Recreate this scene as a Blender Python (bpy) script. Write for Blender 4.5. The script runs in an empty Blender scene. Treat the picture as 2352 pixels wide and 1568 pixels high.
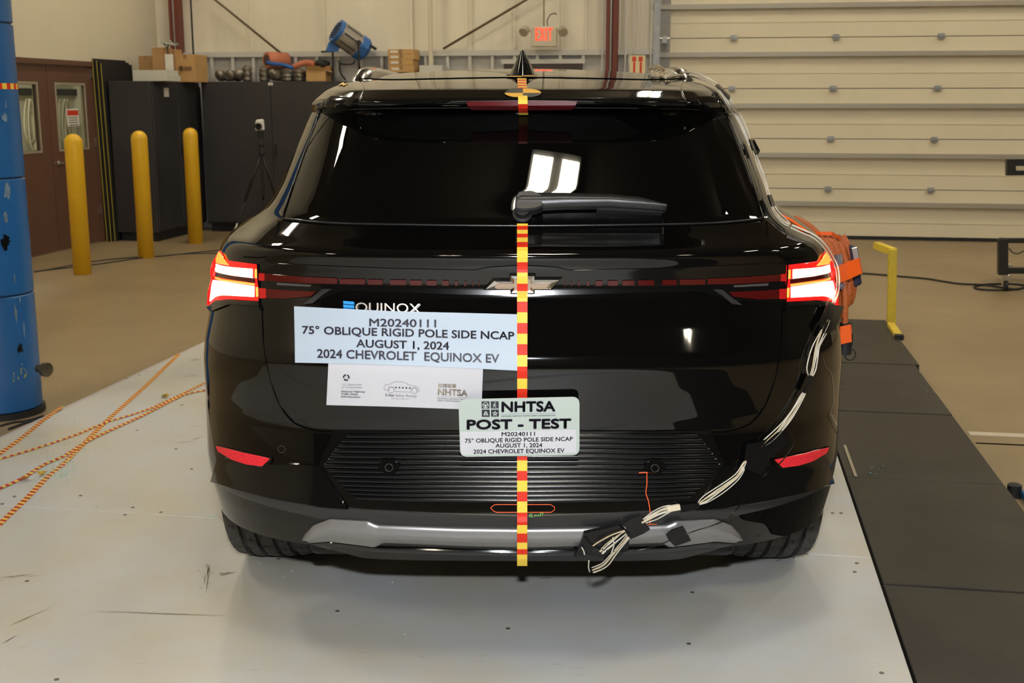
import bpy, math, random
import numpy as np
from mathutils import Vector, Matrix
random.seed(7)
rng = np.random.RandomState(5)
S = bpy.context.scene
COL = S.collection

# ---------------------------------------------------------------- camera, world, light
F = 2750.0
TH = math.atan(552 / F)
YAW = math.atan(24 / 2805.0)
CAM = np.array([0.0, -2.94, 1.5])
cd = bpy.data.cameras.new('camera')
cd.sensor_width = 36.0
cd.lens = F / 2352 * 36
cd.clip_end = 200
cd.dof.use_dof = True
cd.dof.focus_distance = 3.15
cd.dof.aperture_fstop = 9.0
cam = bpy.data.objects.new('camera', cd)
COL.objects.link(cam)
cam.location = CAM
cam.rotation_euler = (math.pi / 2 - TH, 0, YAW)
S.camera = cam

w = bpy.data.worlds.new('world')
S.world = w
w.use_nodes = True
w.node_tree.nodes['Background'].inputs[0].default_value = (1, .8, .55, 1)
w.node_tree.nodes['Background'].inputs[1].default_value = 0.02

S.view_settings.view_transform = 'Standard'
S.view_settings.look = 'None'
S.view_settings.exposure = 0.0
S.view_settings.gamma = 1.0
S.view_settings.use_curve_mapping = False

AMB = 61.0          # strength of the ceiling fixtures
AMBC = (1.0, .90, .72)
FLASH = 92.0        # the photographer's flash gun above the camera
fl = bpy.data.lights.new('camera_flash', 'AREA')
fl.shape = 'RECTANGLE'
fl.size = .08
fl.size_y = .05
fl.energy = FLASH
fl.color = (.93, .96, 1.0)
flo = bpy.data.objects.new('camera_flash', fl)
COL.objects.link(flo)
flo.location = (0.0, -2.97, 1.78)
flo.rotation_euler = (math.pi / 2 - .36, 0, 0)

# ---------------------------------------------------------------- frames and rays
AR = math.radians(9.11)
UX = np.array([math.cos(AR), -math.sin(AR), 0])
VX = np.array([math.sin(AR), math.cos(AR), 0])
FLZ = -.06


def rw(u, v, z):
    p = np.array([0, -2.94, 0]) + u * UX + v * VX
    return (p[0], p[1], z)


def ray(px, py):
    x = (np.asarray(px, float) - 1176) / F
    y = (784 - np.asarray(py, float)) / F
    dx = x
    dy = math.cos(TH) + y * math.sin(TH)
    dz = -math.sin(TH) + y * math.cos(TH)
    c, s = math.cos(YAW), math.sin(YAW)
    return np.stack([c * dx - s * dy, s * dx + c * dy, dz * np.ones_like(dx)], -1)


def gnd(px, py, z=FLZ):
    d = ray(px, py)
    return CAM + d * ((z - CAM[2]) / d[2])


def onv(px, py, v):
    d = ray(px, py)
    return CAM + d * (v / (d @ VX))


def onu(px, py, u):
    d = ray(px, py)
    return CAM + d * (u / (d @ UX))


def uvz(p):
    q = np.asarray(p) - CAM
    return float(q @ UX), float(q @ VX), float(p[2])


def pv(px, py, v):
    return uvz(onv(px, py, v))


def pu(px, py, u):
    return uvz(onu(px, py, u))


# ---------------------------------------------------------------- materials
MATS = {}


def pbr(name, col, rough=.5, metal=0.0, coat=0.0, emit=None, es=0.0, var=0.0, vscale=3.0, col2=None, bump=0.0,
        bscale=60.0, spec=.5, stretch=None, crough=.03, ior=None):
    m = bpy.data.materials.new(name)
    m.use_nodes = True
    nt = m.node_tree
    b = nt.nodes['Principled BSDF']
    b.inputs['Base Color'].default_value = (*col, 1)
    b.inputs['Roughness'].default_value = rough
    b.inputs['Metallic'].default_value = metal
    b.inputs['Specular IOR Level'].default_value = spec
    if ior:
        b.inputs['IOR'].default_value = ior
    b.inputs['Coat Weight'].default_value = coat
    b.inputs['Coat Roughness'].default_value = crough
    if emit:
        b.inputs['Emission Color'].default_value = (*emit, 1)
        b.inputs['Emission Strength'].default_value = es
    tc = nt.nodes.new('ShaderNodeTexCoord')
    out = tc.outputs['Object']
    if stretch:
        mp = nt.nodes.new('ShaderNodeMapping')
        mp.inputs['Scale'].default_value = stretch
        nt.links.new(out, mp.inputs[0])
        out = mp.outputs[0]
    if var > 0 or col2:
        n = nt.nodes.new('ShaderNodeTexNoise')
        n.inputs['Scale'].default_value = vscale
        n.inputs['Detail'].default_value = 6
        n.inputs['Roughness'].default_value = .6
        nt.links.new(out, n.inputs['Vector'])
        r = nt.nodes.new('ShaderNodeValToRGB')
        c2 = col2 or tuple(c * (1 - var) for c in col)
        r.color_ramp.elements[0].position = .35
        r.color_ramp.elements[1].position = .65
        r.color_ramp.elements[0].color = (*c2, 1)
        r.color_ramp.elements[1].color = (*col, 1)
        nt.links.new(n.outputs['Fac'], r.inputs[0])
        nt.links.new(r.outputs[0], b.inputs['Base Color'])
    if bump > 0:
        n2 = nt.nodes.new('ShaderNodeTexNoise')
        n2.inputs['Scale'].default_value = bscale
        nt.links.new(out, n2.inputs['Vector'])
        bp = nt.nodes.new('ShaderNodeBump')
        bp.inputs['Strength'].default_value = bump
        bp.inputs['Distance'].default_value = .01
        nt.links.new(n2.outputs['Fac'], bp.inputs['Height'])
        nt.links.new(bp.outputs[0], b.inputs['Normal'])
    MATS[name] = m
    return m


paint = pbr('black_paint', (.0025, .0023, .0022), .04)
glossb = pbr('gloss_black_trim', (.004, .004, .004), .09)
glassb = pbr('privacy_glass', (.0015, .0015, .0014), .006)
satin = pbr('satin_black_plastic', (.022, .022, .022), .33, bump=.03, bscale=400)
ribm = pbr('ribbed_black', (.0022, .0024, .0028), .19, spec=.4)
matteb = pbr('matte_black', (.012, .012, .013), .6)
rubber = pbr('tyre_rubber', (.050, .047, .043), .6, var=.25, vscale=30)
silver = pbr('silver_skid', (.26, .255, .255), .36, metal=.55, bump=.02, bscale=500)
chrome = pbr('chrome', (.80, .78, .75), .14, metal=1)
goldm = pbr('bowtie_gold', (.50, .30, .18), .4, metal=.3, var=.4, vscale=420, col2=(.36, .33, .28))
bluee = pbr('blue_badge', (.03, .33, .80), .35)
hot = pbr('lamp_hot', (1, .5, .4), .3, emit=(1, .72, .50), es=4.0)
hotrim = pbr('lamp_amber_rim', (1, .3, .1), .3, emit=(1, .27, .02), es=1.6)
redlit = pbr('lamp_red_lit', (.7, .01, .01), .08, emit=(1, .012, .010), es=.75)
redlit2 = pbr('lamp_red_spill', (.35, .01, .01), .06, emit=(1, .01, .008), es=.16)
redoff = pbr('lamp_red_unlit', (.065, .004, .0035), .12)
redchm = pbr('high_stop_lens', (.10, .0, .003), .35, spec=.25)
greyel = pbr('lamp_grey_element', (.07, .06, .06), .3)
redrefl = pbr('reflex_red', (.95, .030, .050), .25, var=.35, vscale=260)
taper = pbr('tape_red', (.72, .030, .010), .5, spec=.3)
tapey = pbr('tape_yellow', (.88, .62, .07), .5, spec=.3)
targy = pbr('target_yellow', (.90, .50, .05), .35)
targb = pbr('target_black', (.022, .022, .02), .45)
sheetblue = pbr('pale_blue_paper', (.46, .55, .66), .55, var=.05, vscale=4)
sheetwhite = pbr('white_paper', (.60, .60, .64), .5)
platem = pbr('pale_green_magnet', (.47, .54, .50), .5)
ink = pbr('ink', (.022, .018, .035), .5)
inkgrey = pbr('ink_grey', (.17, .15, .20), .5)
inkfoil = pbr('ink_foil', (.42, .36, .29), .3, metal=.3, var=.6, vscale=90)
orangemark = pbr('orange_marker', (.85, .12, .03), .5)
greenmark = pbr('green_marker', (.25, .75, .15), .5)
wire = pbr('white_wire', (.66, .62, .52), .45)
wire2 = pbr('cream_wire', (.60, .48, .30), .45)
ducttape = pbr('black_duct_tape', (.005, .005, .0055), .3, bump=.1, bscale=60, spec=.35)
orangetape = pbr('fluorescent_tape', (1.0, .13, .008), .5, emit=(1, .1, .0), es=.0)
hosem = pbr('orange_conduit', (.50, .12, .025), .45)
plasticgrey = pbr('translucent_grey', (.16, .14, .16), .3)
bluepart = pbr('blue_grey_part', (.025, .028, .06), .35)
concrete = pbr('concrete_floor', (.30, .225, .125), .42, var=.3, vscale=.9, col2=(.24, .175, .095), bump=.03, bscale=20)
concrete2 = pbr('light_concrete', (.60, .54, .42), .5, var=.1, vscale=3)
whitep = pbr('white_sheet', (.575, .60, .62), .40, var=.12, vscale=1.7, col2=(.56, .535, .45), bump=.02, bscale=8)
padm = pbr('grey_steel_plate', (.042, .037, .030), .50, var=.3, vscale=2.5, col2=(.028, .025, .021), bump=.05, bscale=25, spec=.25)
dark = pbr('dark_gap', (.002, .002, .002), .9, spec=.02)
screwm = pbr('screw_dark', (.17, .15, .12), .5, metal=.3)
scuff = pbr('scuff_brown', (.34, .30, .21), .6, var=.3, vscale=30)
wallc = pbr('cream_wall', (.66, .60, .46), .7, var=.05, vscale=1.5)
wallleft = pbr('cream_painted_wall', (.68, .62, .47), .75, var=.04, vscale=1)
vinyl = pbr('insulation_vinyl', (.76, .70, .56), .42, var=.08, vscale=2, bump=.5, bscale=2.2, stretch=(3, 3, .35))
metalw = pbr('white_girt', (.56, .55, .50), .45)
lowwall = pbr('grey_white_panel', (.54, .53, .49), .5)
redcol = pbr('oxide_red_steel', (.14, .028, .016), .5)
galv = pbr('galvanised', (.40, .41, .41), .4, metal=.45, var=.25, vscale=12)
doorcream = pbr('sectional_door_cream', (.74, .67, .50), .5, var=.04, vscale=2)
strutm = pbr('door_strut', (.42, .39, .32), .4, metal=.3)
ceil = pbr('ceiling', (.13, .11, .085), .9)  # dark base colour stands in for the unlit structure overhead
farwall = pbr('far_wall_unlit', (.07, .06, .045), .9)  # base colour darkened so distant walls reflect as if unlit
browndoor = pbr('brown_door', (.125, .060, .038), .5, var=.08, vscale=4)
steel = pbr('brushed_steel', (.6, .58, .54), .3, metal=1)
cabm = pbr('charcoal_cabinet', (.040, .038, .040), .38, var=.15, vscale=3)
labelw = pbr('label_white', (.7, .68, .6), .6)
yellowb = pbr('bollard_yellow', (.80, .47, .015), .42, var=.07, vscale=9, bump=.02, bscale=14)
yellows = pbr('stand_yellow', (.78, .58, .05), .45, var=.15, vscale=20)
bluepole = pbr('blue_pole_paint', (.016, .125, .37), .33, var=.3, vscale=2.5, col2=(.017, .10, .27), bump=.04, bscale=10)
scrape = pbr('scraped_paint', (.20, .30, .40), .5, var=.5, vscale=18)
card = pbr('cardboard', (.42, .24, .10), .75, var=.08, vscale=8)
card2 = pbr('cardboard_tan', (.56, .34, .13), .75, var=.08, vscale=8)
cardw = pbr('white_carton', (.60, .60, .52), .6)
tapebr = pbr('packing_tape', (.33, .20, .08), .3)
coral = pbr('coral_foam', (.58, .20, .11), .8, var=.15, vscale=8)
bluefoam = pbr('blue_mat', (.02, .11, .40), .6)
alu = pbr('crumpled_aluminium', (.30, .27, .22), .33, metal=.6, var=.6, vscale=14, bump=.5, bscale=12)
lampblue = pbr('lamp_blue', (.03, .14, .42), .4)
lampgrey = pbr('lamp_grey', (.36, .33, .28), .4, metal=.3)
exitm = pbr('exit_housing', (.58, .52, .38), .5)
exitred = pbr('exit_letters', (1, .1, .05), .5, emit=(1, .09, .035), es=1.1)
lensm = pbr('lens_clear', (.5, .45, .35), .15, metal=.4)
signy = pbr('sign_cream', (.72, .62, .36), .6)
signr = pbr('sign_red', (.62, .05, .02), .5)
blackmetal = pbr('black_steel', (.014, .014, .013), .45)
yellowstripe = pbr('yellow_stripe', (.42, .34, .04), .6)
shardm = pbr('green_glass_crumbs', (.45, .68, .58), .12, coat=.5)
tubel = pbr('fluorescent_tube', (1, .9, .7), .5, emit=AMBC, es=AMB)
roomc = pbr('side_room_wall', (.72, .70, .60), .7)
hosew = pbr('hanging_cord', (.60, .56, .44), .6)
clearg = bpy.data.materials.new('clear_glass')
clearg.use_nodes = True
_b = clearg.node_tree.nodes['Principled BSDF']
_b.inputs['Transmission Weight'].default_value = 1
_b.inputs['Roughness'].default_value = 0.0
_b.inputs['IOR'].default_value = 1.1
_b.inputs['Base Color'].default_value = (.9, .95, .9, 1)

# ---------------------------------------------------------------- object helpers
OFF = {}


def thing(name, label, cat, loc, group=None, kind=None):
    o = bpy.data.objects.new(name, None)
    o.empty_display_size = .1
    COL.objects.link(o)
    o.location = loc
    OFF[o.name] = np.array(loc, float)
    if label:
        o['label'] = label
    if cat:
        o['category'] = cat
    if group:
        o['group'] = group
    if kind:
        o['kind'] = kind
    return o


def tag(o, label, cat, group=None):
    o['label'] = label
    o['category'] = cat
    if group:
        o['group'] = group
    return o


class MB:
    def __init__(s):
        s.v = []
        s.f = []
        s.m = []

    def add(s, V, Fc, mi=0):
        n = len(s.v)
        s.v.extend([tuple(map(float, p)) for p in V])
        for f in Fc:
            s.f.append(tuple(i + n for i in f))
            s.m.append(mi)
        return s

    def hexa(s, c, mi=0):
        return s.add(c, [(0, 3, 2, 1), (4, 5, 6, 7), (0, 1, 5, 4), (1, 2, 6, 5), (2, 3, 7, 6), (3, 0, 4, 7)], mi)

    def rbox(s, u0, u1, v0, v1, z0, z1, mi=0):
        return s.hexa([rw(u0, v0, z0), rw(u1, v0, z0), rw(u1, v1, z0), rw(u0, v1, z0),
                       rw(u0, v0, z1), rw(u1, v0, z1), rw(u1, v1, z1), rw(u0, v1, z1)], mi)

    def wbox(s, x0, x1, y0, y1, z0, z1, mi=0):
        return s.hexa([(x0, y0, z0), (x1, y0, z0), (x1, y1, z0), (x0, y1, z0),
                       (x0, y0, z1), (x1, y0, z1), (x1, y1, z1), (x0, y1, z1)], mi)

    def bar(s, a, b, w, h=None, mi=0):
        h = h or w
        a = np.array(a, float)
        b = np.array(b, float)
        d = b - a
        d /= np.linalg.norm(d)
        up = np.array([0, 0, 1.]) if abs(d[2]) < .9 else UX
        x = np.cross(d, up)
        x /= np.linalg.norm(x)
        y = np.cross(x, d)
        c = []
        for p in (a, b):
            for i, j in ((-1, -1), (1, -1), (1, 1), (-1, 1)):
                c.append(p + x * i * w / 2 + y * j * h / 2)
        return s.hexa(c, mi)

    def tube(s, pts, r, n=8, mi=0, cap=True):
        P = np.array(pts, float)
        m = len(P)
        R = np.full(m, r) if np.isscalar(r) else np.array(r, float)
        T = np.gradient(P, axis=0)
        T /= np.linalg.norm(T, axis=1)[:, None] + 1e-12
        nv = np.cross(T[0], [0, 0, 1.]) if abs(T[0][2]) < .9 else np.cross(T[0], [1., 0, 0])
        nv /= np.linalg.norm(nv)
        V = []
        for i in range(m):
            nv = nv - T[i] * (nv @ T[i])
            nv /= np.linalg.norm(nv) + 1e-12
            bv = np.cross(T[i], nv)
            for k in range(n):
                a = 2 * math.pi * k / n
                V.append(P[i] + R[i] * (math.cos(a) * nv + math.sin(a) * bv))
        Fc = []
        for i in range(m - 1):
            for k in range(n):
                k2 = (k + 1) % n
                Fc.append((i * n + k, i * n + k2, (i + 1) * n + k2, (i + 1) * n + k))
        if cap:
            Fc.append(tuple(range(n))[::-1])
            Fc.append(tuple((m - 1) * n + k for k in range(n)))
        return s.add(V, Fc, mi)

    def lathe(s, base, prof, n=32, mi=0, axis=(0, 0, 1)):
        ax = np.array(axis, float)
        ax /= np.linalg.norm(ax)
        x = np.cross(ax, [0, 0, 1.]) if abs(ax[2]) < .9 else np.array([1., 0, 0])
        x /= np.linalg.norm(x)
        y = np.cross(ax, x)
        V = []
        for r, h in prof:
            for k in range(n):
                a = 2 * math.pi * k / n
                V.append(np.array(base) + ax * h + r * (math.cos(a) * x + math.sin(a) * y))
        Fc = []
        for i in range(len(prof) - 1):
            for k in range(n):
                k2 = (k + 1) % n
                Fc.append((i * n + k, i * n + k2, (i + 1) * n + k2, (i + 1) * n + k))
        Fc.append(tuple(range(n))[::-1])
        Fc.append(tuple((len(prof) - 1) * n + k for k in range(n)))
        return s.add(V, Fc, mi)

    def build(s, name, mats, parent=None, smooth=False, bevel=0, seg=2, loc=None, kind=None, label=None, auto=None):
        if not isinstance(mats, (list, tuple)):
            mats = [mats]
        V = np.array(s.v)
        if parent is not None:
            off = OFF[parent.name]
        elif loc is not None:
            off = np.array(loc, float)
        else:
            off = np.array([(V[:, 0].min() + V[:, 0].max()) / 2, (V[:, 1].min() + V[:, 1].max()) / 2, V[:, 2].min()])
        me = bpy.data.meshes.new(name)
        me.from_pydata((V - off).tolist(), [], s.f)
        for m in mats:
            me.materials.append(m)
        me.polygons.foreach_set('material_index', s.m)
        if smooth:
            me.polygons.foreach_set('use_smooth', [True] * len(me.polygons))
            if auto:
                me.set_sharp_from_angle(angle=math.radians(auto))
        me.update()
        o = bpy.data.objects.new(name, me)
        COL.objects.link(o)
        if parent is not None:
            o.parent = parent
        else:
            o.location = off
        OFF[o.name] = off
        if bevel:
            b = o.modifiers.new('bevel', 'BEVEL')
            b.width = bevel
            b.segments = seg
            b.limit_method = 'ANGLE'
        if kind:
            o['kind'] = kind
        if label:
            o['label'] = label
        return o


def rb(name, u0, u1, v0, v1, z0, z1, mat, parent=None, **k):
    return MB().rbox(u0, u1, v0, v1, z0, z1).build(name, mat, parent, **k)


def cat(pts, k=6):
    P = np.array(pts, float)
    Q = np.vstack([2 * P[0] - P[1], P, 2 * P[-1] - P[-2]])
    out = []
    for i in range(1, len(Q) - 2):
        for j in range(k):
            t = j / k
            a, b, c, d = Q[i - 1], Q[i], Q[i + 1], Q[i + 2]
            out.append(.5 * (2 * b + (c - a) * t + (2 * a - 5 * b + 4 * c - d) * t * t + (3 * b - a - 3 * c + d) * t ** 3))
    out.append(P[-1])
    return np.array(out)


def resample(P, n):
    P = np.array(P, float)
    d = np.r_[0, np.cumsum(np.linalg.norm(np.diff(P, axis=0), axis=1))]
    t = np.linspace(0, d[-1], n)
    return np.stack([np.interp(t, d, P[:, i]) for i in range(P.shape[1])], -1)


# ================================================================ SETTING
BW = 14.2           # back wall distance
LW = -6.82          # left wall
RW_ = 9.0
NW = -7.0           # wall behind the camera
CZ = 6.0
fl_ = MB().rbox(LW - 2.5, RW_, NW, BW, FLZ - .1, FLZ).build('floor', concrete, kind='structure')
MB().rbox(LW, RW_, NW, BW, CZ, CZ + .1).build('ceiling', ceil, kind='structure')
rb('wall_right', RW_, RW_ + .1, NW, BW, FLZ, CZ, farwall, kind='structure')
rb('wall_front', LW, RW_, NW - .1, NW, FLZ, CZ, farwall, kind='structure')

# left wall with an opening for the double door
dv0 = pu(20, 140, LW)[1] - .62
dv1 = pu(214, 142, LW)[1]
dzt = pu(214, 144, LW)[2]
wl = MB().rbox(LW - .12, LW, NW, dv0, FLZ, CZ).rbox(LW - .12, LW, dv1, BW, FLZ, CZ).rbox(LW - .12, LW, dv0, dv1, dzt, CZ)
wl.build('wall_left', wallleft, kind='structure')
rb('baseboard_left', LW, LW + .012, dv1, BW, FLZ, FLZ + .1, cabm, kind='structure')
# room behind the double door
rr = MB().rbox(LW - 2.5, LW - 2.4, 9.0, 16.5, FLZ, 3).rbox(LW - 2.4, LW - .12, 8.9, 9, FLZ, 3).rbox(LW - 2.4, LW - .12, 16.4, 16.5, FLZ, 3) \
    .rbox(LW - 2.5, LW - .12, 8.9, 16.5, 3, 3.1)
rr.build('wall_annex', roomc, kind='structure')
an = thing('annex_light', 'ceiling light strip in the side room behind the double door', 'light', rw(LW - 1.3, 12, 2.9))
rb('housing', LW - 1.5, LW - 1.1, 11, 13.6, 2.93, 3.0, metalw, an)
rb('diffuser', LW - 1.45, LW - 1.15, 11.05, 13.55, 2.92, 2.93, pbr('annex_diffuser', (1, 1, .9), .5, emit=(1, .93, .75), es=34), an)


def door_leaf(name, v0, v1, gv0, gv1, gz0, gz1):
    d = thing(name, None, None, rw(LW - .03, (v0 + v1) / 2, FLZ), kind='structure')
    u0, u1 = LW - .06, LW - .015
    m = MB().rbox(u0, u1, v0, gv0, FLZ + .01, dzt - .05).rbox(u0, u1, gv1, v1, FLZ + .01, dzt - .05) \
        .rbox(u0, u1, gv0, gv1, FLZ + .01, gz0).rbox(u0, u1, gv0, gv1, gz1, dzt - .05)
    m.build('leaf', browndoor, d)
    t = .025
    m = MB().rbox(u0 - .005, u1 + .006, gv0 - t, gv0, gz0 - t, gz1 + t).rbox(u0 - .005, u1 + .006, gv1, gv1 + t, gz0 - t, gz1 + t) \
        .rbox(u0 - .005, u1 + .006, gv0, gv1, gz0 - t, gz0).rbox(u0 - .005, u1 + .006, gv0, gv1, gz1, gz1 + t)
    m.build('window_frame', pbr(name + '_frame', (.45, .40, .30), .4, metal=.4), d, bevel=.003)
    rb('pane', LW - .045, LW - .04, gv0, gv1, gz0, gz1, clearg, d)
    return d


vm = (pu(105, 148, LW)[1] + pu(143, 580, LW)[1]) / 2
g1a, g1b = pu(131, 195, LW), pu(205, 338, LW)
g2b = pu(97, 345, LW)
d1 = door_leaf('door_1', vm + .004, dv1 - .045, g1a[1], g1b[1], g1b[2], g1a[2])
d2 = door_leaf('door_2', dv0 + .045, vm - .004, g2b[1] - (g1b[1] - g1a[1]), g2b[1], g1b[2], g1a[2])
h = MB()
hp = pu(138, 375, LW)
h.lathe(rw(LW - .015, hp[1], hp[2]), [(.03, 0), (.03, .012), (.012, .014), (.012, .05), (.0, .05)], 16, axis=UX)
h.bar(rw(LW + .035, hp[1] - .01, hp[2]), rw(LW + .035, hp[1] + .11, hp[2] + .003), .018)
h.build('door_handle', steel, d1, bevel=.003)
for zz in (.25, 1.0, 1.75):
    rb('hinge', LW - .012, LW + .004, dv1 - .06, dv1 - .035, zz, zz + .1, steel, d1)
fr = MB().rbox(LW - .1, LW + .02, dv1 - .045, dv1 + .015, FLZ, dzt + .01).rbox(LW - .1, LW + .02, dv0 - .015, dv0 + .045, FLZ, dzt + .01) \
    .rbox(LW - .1, LW + .02, dv0, dv1, dzt - .045, dzt + .01)
fr.build('trim_1', browndoor, kind='structure', bevel=.004)
# red and white notice on the glass
s0, s1 = pu(160, 250, LW + .001), pu(190, 289, LW + .001)
nt_ = thing('notice', 'small red and white notice on the glass of the brown door', 'sign', rw(LW - .03, (s0[1] + s1[1]) / 2, s1[2]))
rb('sheet', LW - .039, LW - .036, s0[1], s1[1], s1[2], s0[2], labelw, nt_)
hm = s1[2] + (s0[2] - s1[2]) * .62
rb('red_header', LW - .036, LW - .0355, s0[1] + .01, s1[1] - .01, hm, s0[2] - .015, signr, nt_)
m = MB()
for i in range(4):
    zz = hm - .02 - i * .026
    m.rbox(LW - .036, LW - .0355, s0[1] + .03 + .01 * (i % 2), s1[1] - .03, zz - .008, zz)
m.build('lettering', ink, nt_)


# coils of cord hanging in the side room
def coil(pxc, v, zt, wd, ht, mat, label, k=5):
    u = LW - 2.3
    m = MB()
    for i in range(k):
        a = np.linspace(0, 2 * math.pi, 28)
        ww = wd * (.6 + .5 * rng.rand()) / 2
        hh = ht * (.8 + .3 * rng.rand()) / 2
        dvv = (rng.rand() - .5) * wd * .5
        m.tube([rw(u + .02 * i, v + dvv + ww * math.sin(t) * (1 - .3 * math.cos(t)), zt - hh + hh * math.cos(t)) for t in a], .011, 6)
    o = m.build('cord_coil', mat, smooth=True)
    tag(o, label, 'cord', 'cord coils hanging in the side room')
    return o


def onback(px, py):
    return pu(px, py, LW - 2.3)


for px, lb in ((60, 'cream cord coil hanging behind the left door glass, nearest the blue pole'),
               (78, 'cream cord coil hanging behind the left door glass, next to its right edge'),
               (90, 'narrow cream cord coil at the right edge of the left door glass'),
               (140, 'cream cord coil hanging behind the right door glass')):
    c = onback(px, 228)
    coil(px, c[1], c[2], .26, .62 + .1 * rng.rand(), hosew, lb)
a, b = onback(20, 218), onback(200, 222)
tag(rb('peg_rail', LW - 2.4, LW - 2.34, a[1], b[1], a[2], a[2] + .09, cabm), 'dark rail with cord coils on the side room wall', 'rail')

# ---- back wall
gl = pv(1512, 300, BW)[0]      # left side of the big door opening
ztop = pv(1900, -40, BW)[2]
wb = MB().rbox(LW, gl, BW, BW + .15, FLZ, CZ).rbox(gl, RW_, BW, BW + .15, 3.6, CZ)
wbo = wb.build('wall_back', vinyl, kind='structure')
gz = pv(700, 127, BW)[2]
uL = LW
rb('lower_panel', uL, gl - .02, BW - .03, BW, FLZ, gz, lowwall, wbo)
rb('girt', uL, gl - .02, BW - .11, BW - .03, gz - .02, gz + .04, metalw, wbo)
u = pv(490, 130, BW)[0]
du = pv(950, 130, BW)[0] - pv(900, 130, BW)[0]
while u < gl - .1:
    rb('stud', u, u + .035, BW - .1, BW - .03, FLZ, gz - .02, metalw, wbo)
    u += du
for px in (570, 745, 945, 1080, 1180, 1290, 1345, 1440, 1465):
    u = pv(px, 50, BW)[0]
    rb('vinyl_seam', u, u + .02, BW - .035, BW, gz + .04, CZ, vinyl, wbo)


# diagonal brace rods
def rod(p1, p2, label):
    a = onv(*p1, BW - .14)
    b = onv(*p2, BW - .14)
    d = (a - b)
    a2 = a + d * 1.2
    a2 = b + (a - b) * ((min(CZ, a2[2]) - b[2]) / (a[2] - b[2]))
    o = MB().tube([b, a2], .014, 8).build('brace_rod', pbr('rod', (.16, .11, .06), .5, metal=.4), smooth=True)
    tag(o, label, 'rod')


rod((495, 0), (645, 122), 'thin diagonal brace rod on the back wall above the dark cabinets')
rod((1208, 0), (1018, 112), 'thin diagonal brace rod on the back wall left of the exit sign')


def vpipe(name, px, w_, z0, mat, label, cat_='pipe', v=BW - .16, r=None, ztop_=CZ):
    u = pv(px, 80, v)[0]
    r = r or w_ / 2
    o = MB().tube([rw(u, v, z0), rw(u, v, ztop_)], r, 12).build(name, mat, smooth=True, auto=40)
    return tag(o, label, cat_)


vpipe('vertical_pipe', 989, .055, FLZ, wallc, 'cream vertical pipe on the back wall right of the cardboard boxes')
vpipe('black_conduit', 442, .022, FLZ, matteb, 'thin black vertical conduit between the two dark cabinets', v=BW - .3)
vpipe('exit_conduit', 1249, .018, pv(1249, 62, BW)[2], pbr('conduit_olive', (.25, .22, .15), .5), 'thin vertical conduit above the exit sign')
for px, l in ((1384, 'thin grey conduit just left of the red column'), (1437, 'thin grey conduit just right of the red column'),
              (1457, 'thin cream conduit running down to the two-picture sign'), (1496, 'cream conduit beside the big door frame')):
    vpipe('wall_conduit', px, .02, FLZ if px != 1457 else pv(1457, 125, BW)[2], lowwall, l)


def column(p0, p1, label, v0):
    u0, u1 = pv(p0, 60, v0)[0], pv(p1, 60, v0)[0]
    c = thing('steel_column', label, 'column', rw((u0 + u1) / 2, v0, FLZ))
    t = (u1 - u0) * .3
    rb('flange', u0, u0 + t, v0, v0 + .14, FLZ, CZ, redcol, c)
    rb('flange', u1 - t * 1.4, u1, v0, v0 + .14, FLZ, CZ, redcol, c)
    rb('web', u0 + t, u1 - t, v0 + .08, v0 + .1, FLZ, CZ, redcol, c)
    MB().tube([rw(u0 + t * 1.3, v0 + .03, FLZ), rw(u0 + t * 1.3, v0 + .03, CZ)], .012, 8).build('conduit', lowwall, c, smooth=True)


column(1392, 1419, 'oxide red steel column between exit sign and big door', BW - .2)
column(389, 410, 'oxide red steel column in the left corner behind boxes', BW - .2)

# door behind the antenna (only its dark top shows)
a, b = pv(1160, 143, BW - .04), pv(1340, 143, BW - .04)
d3 = thing('door_3', None, None, rw((a[0] + b[0]) / 2, BW - .05, FLZ), kind='structure')
rb('leaf', a[0], b[0], BW - .125, BW - .035, FLZ, a[2], pbr('dark_door', (.05, .035, .03), .5), d3)
rb('door_frame', a[0] - .03, b[0] + .03, BW - .13, BW - .11, a[2] - .02, a[2] + .03, metalw, d3)
MB().lathe(rw(b[0] - .1, BW - .08, .95), [(.03, 0), (.03, .01), (.015, .02), (.025, .06), (0.001, .07)], 16, axis=-VX).build('door_handle', steel, d3)

# ---- exit sign
ev = BW - .25


def vbox(x0, x1, y0, y1, v, dep, name, mat, parent=None, **k):
    a = pv((x0 + x1) / 2 - abs(x1 - x0) / 2, (y0 + y1) / 2, v)
    b = pv((x0 + x1) / 2 + abs(x1 - x0) / 2, (y0 + y1) / 2, v)
    zt = pv((x0 + x1) / 2, y0, v)[2]
    zb = pv((x0 + x1) / 2, y1, v)[2]
    return rb(name, a[0], b[0], v, v + dep, zb, zt, mat, parent, **k)


es = thing('exit_sign', 'lit red and cream EXIT sign with emergency lamp heads', 'sign', tuple(onv(1248, 108, ev)))
vbox(1219, 1278, 62, 107, ev, .09, 'housing', exitm, es, bevel=.008)
_texts = []


def text_mesh(s_, bold=0.0, align_w=None):
    """lettering as flat polygons: returns verts (n,2), faces, x-range and cap height"""
    cu = bpy.data.curves.new('t', 'FONT')
    cu.body = s_
    cu.size = 1
    cu.offset = bold
    cu.resolution_u = 3
    ob = bpy.data.objects.new('t', cu)
    COL.objects.link(ob)
    dg = bpy.context.evaluated_depsgraph_get()
    dg.update()
    me = bpy.data.meshes.new_from_object(ob.evaluated_get(dg))
    V = np.array([v.co[:2] for v in me.vertices])
    Fc = [tuple(p.vertices) for p in me.polygons]
    bpy.data.objects.remove(ob)
    bpy.data.curves.remove(cu)
    bpy.data.meshes.remove(me)
    return V, Fc


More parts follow.
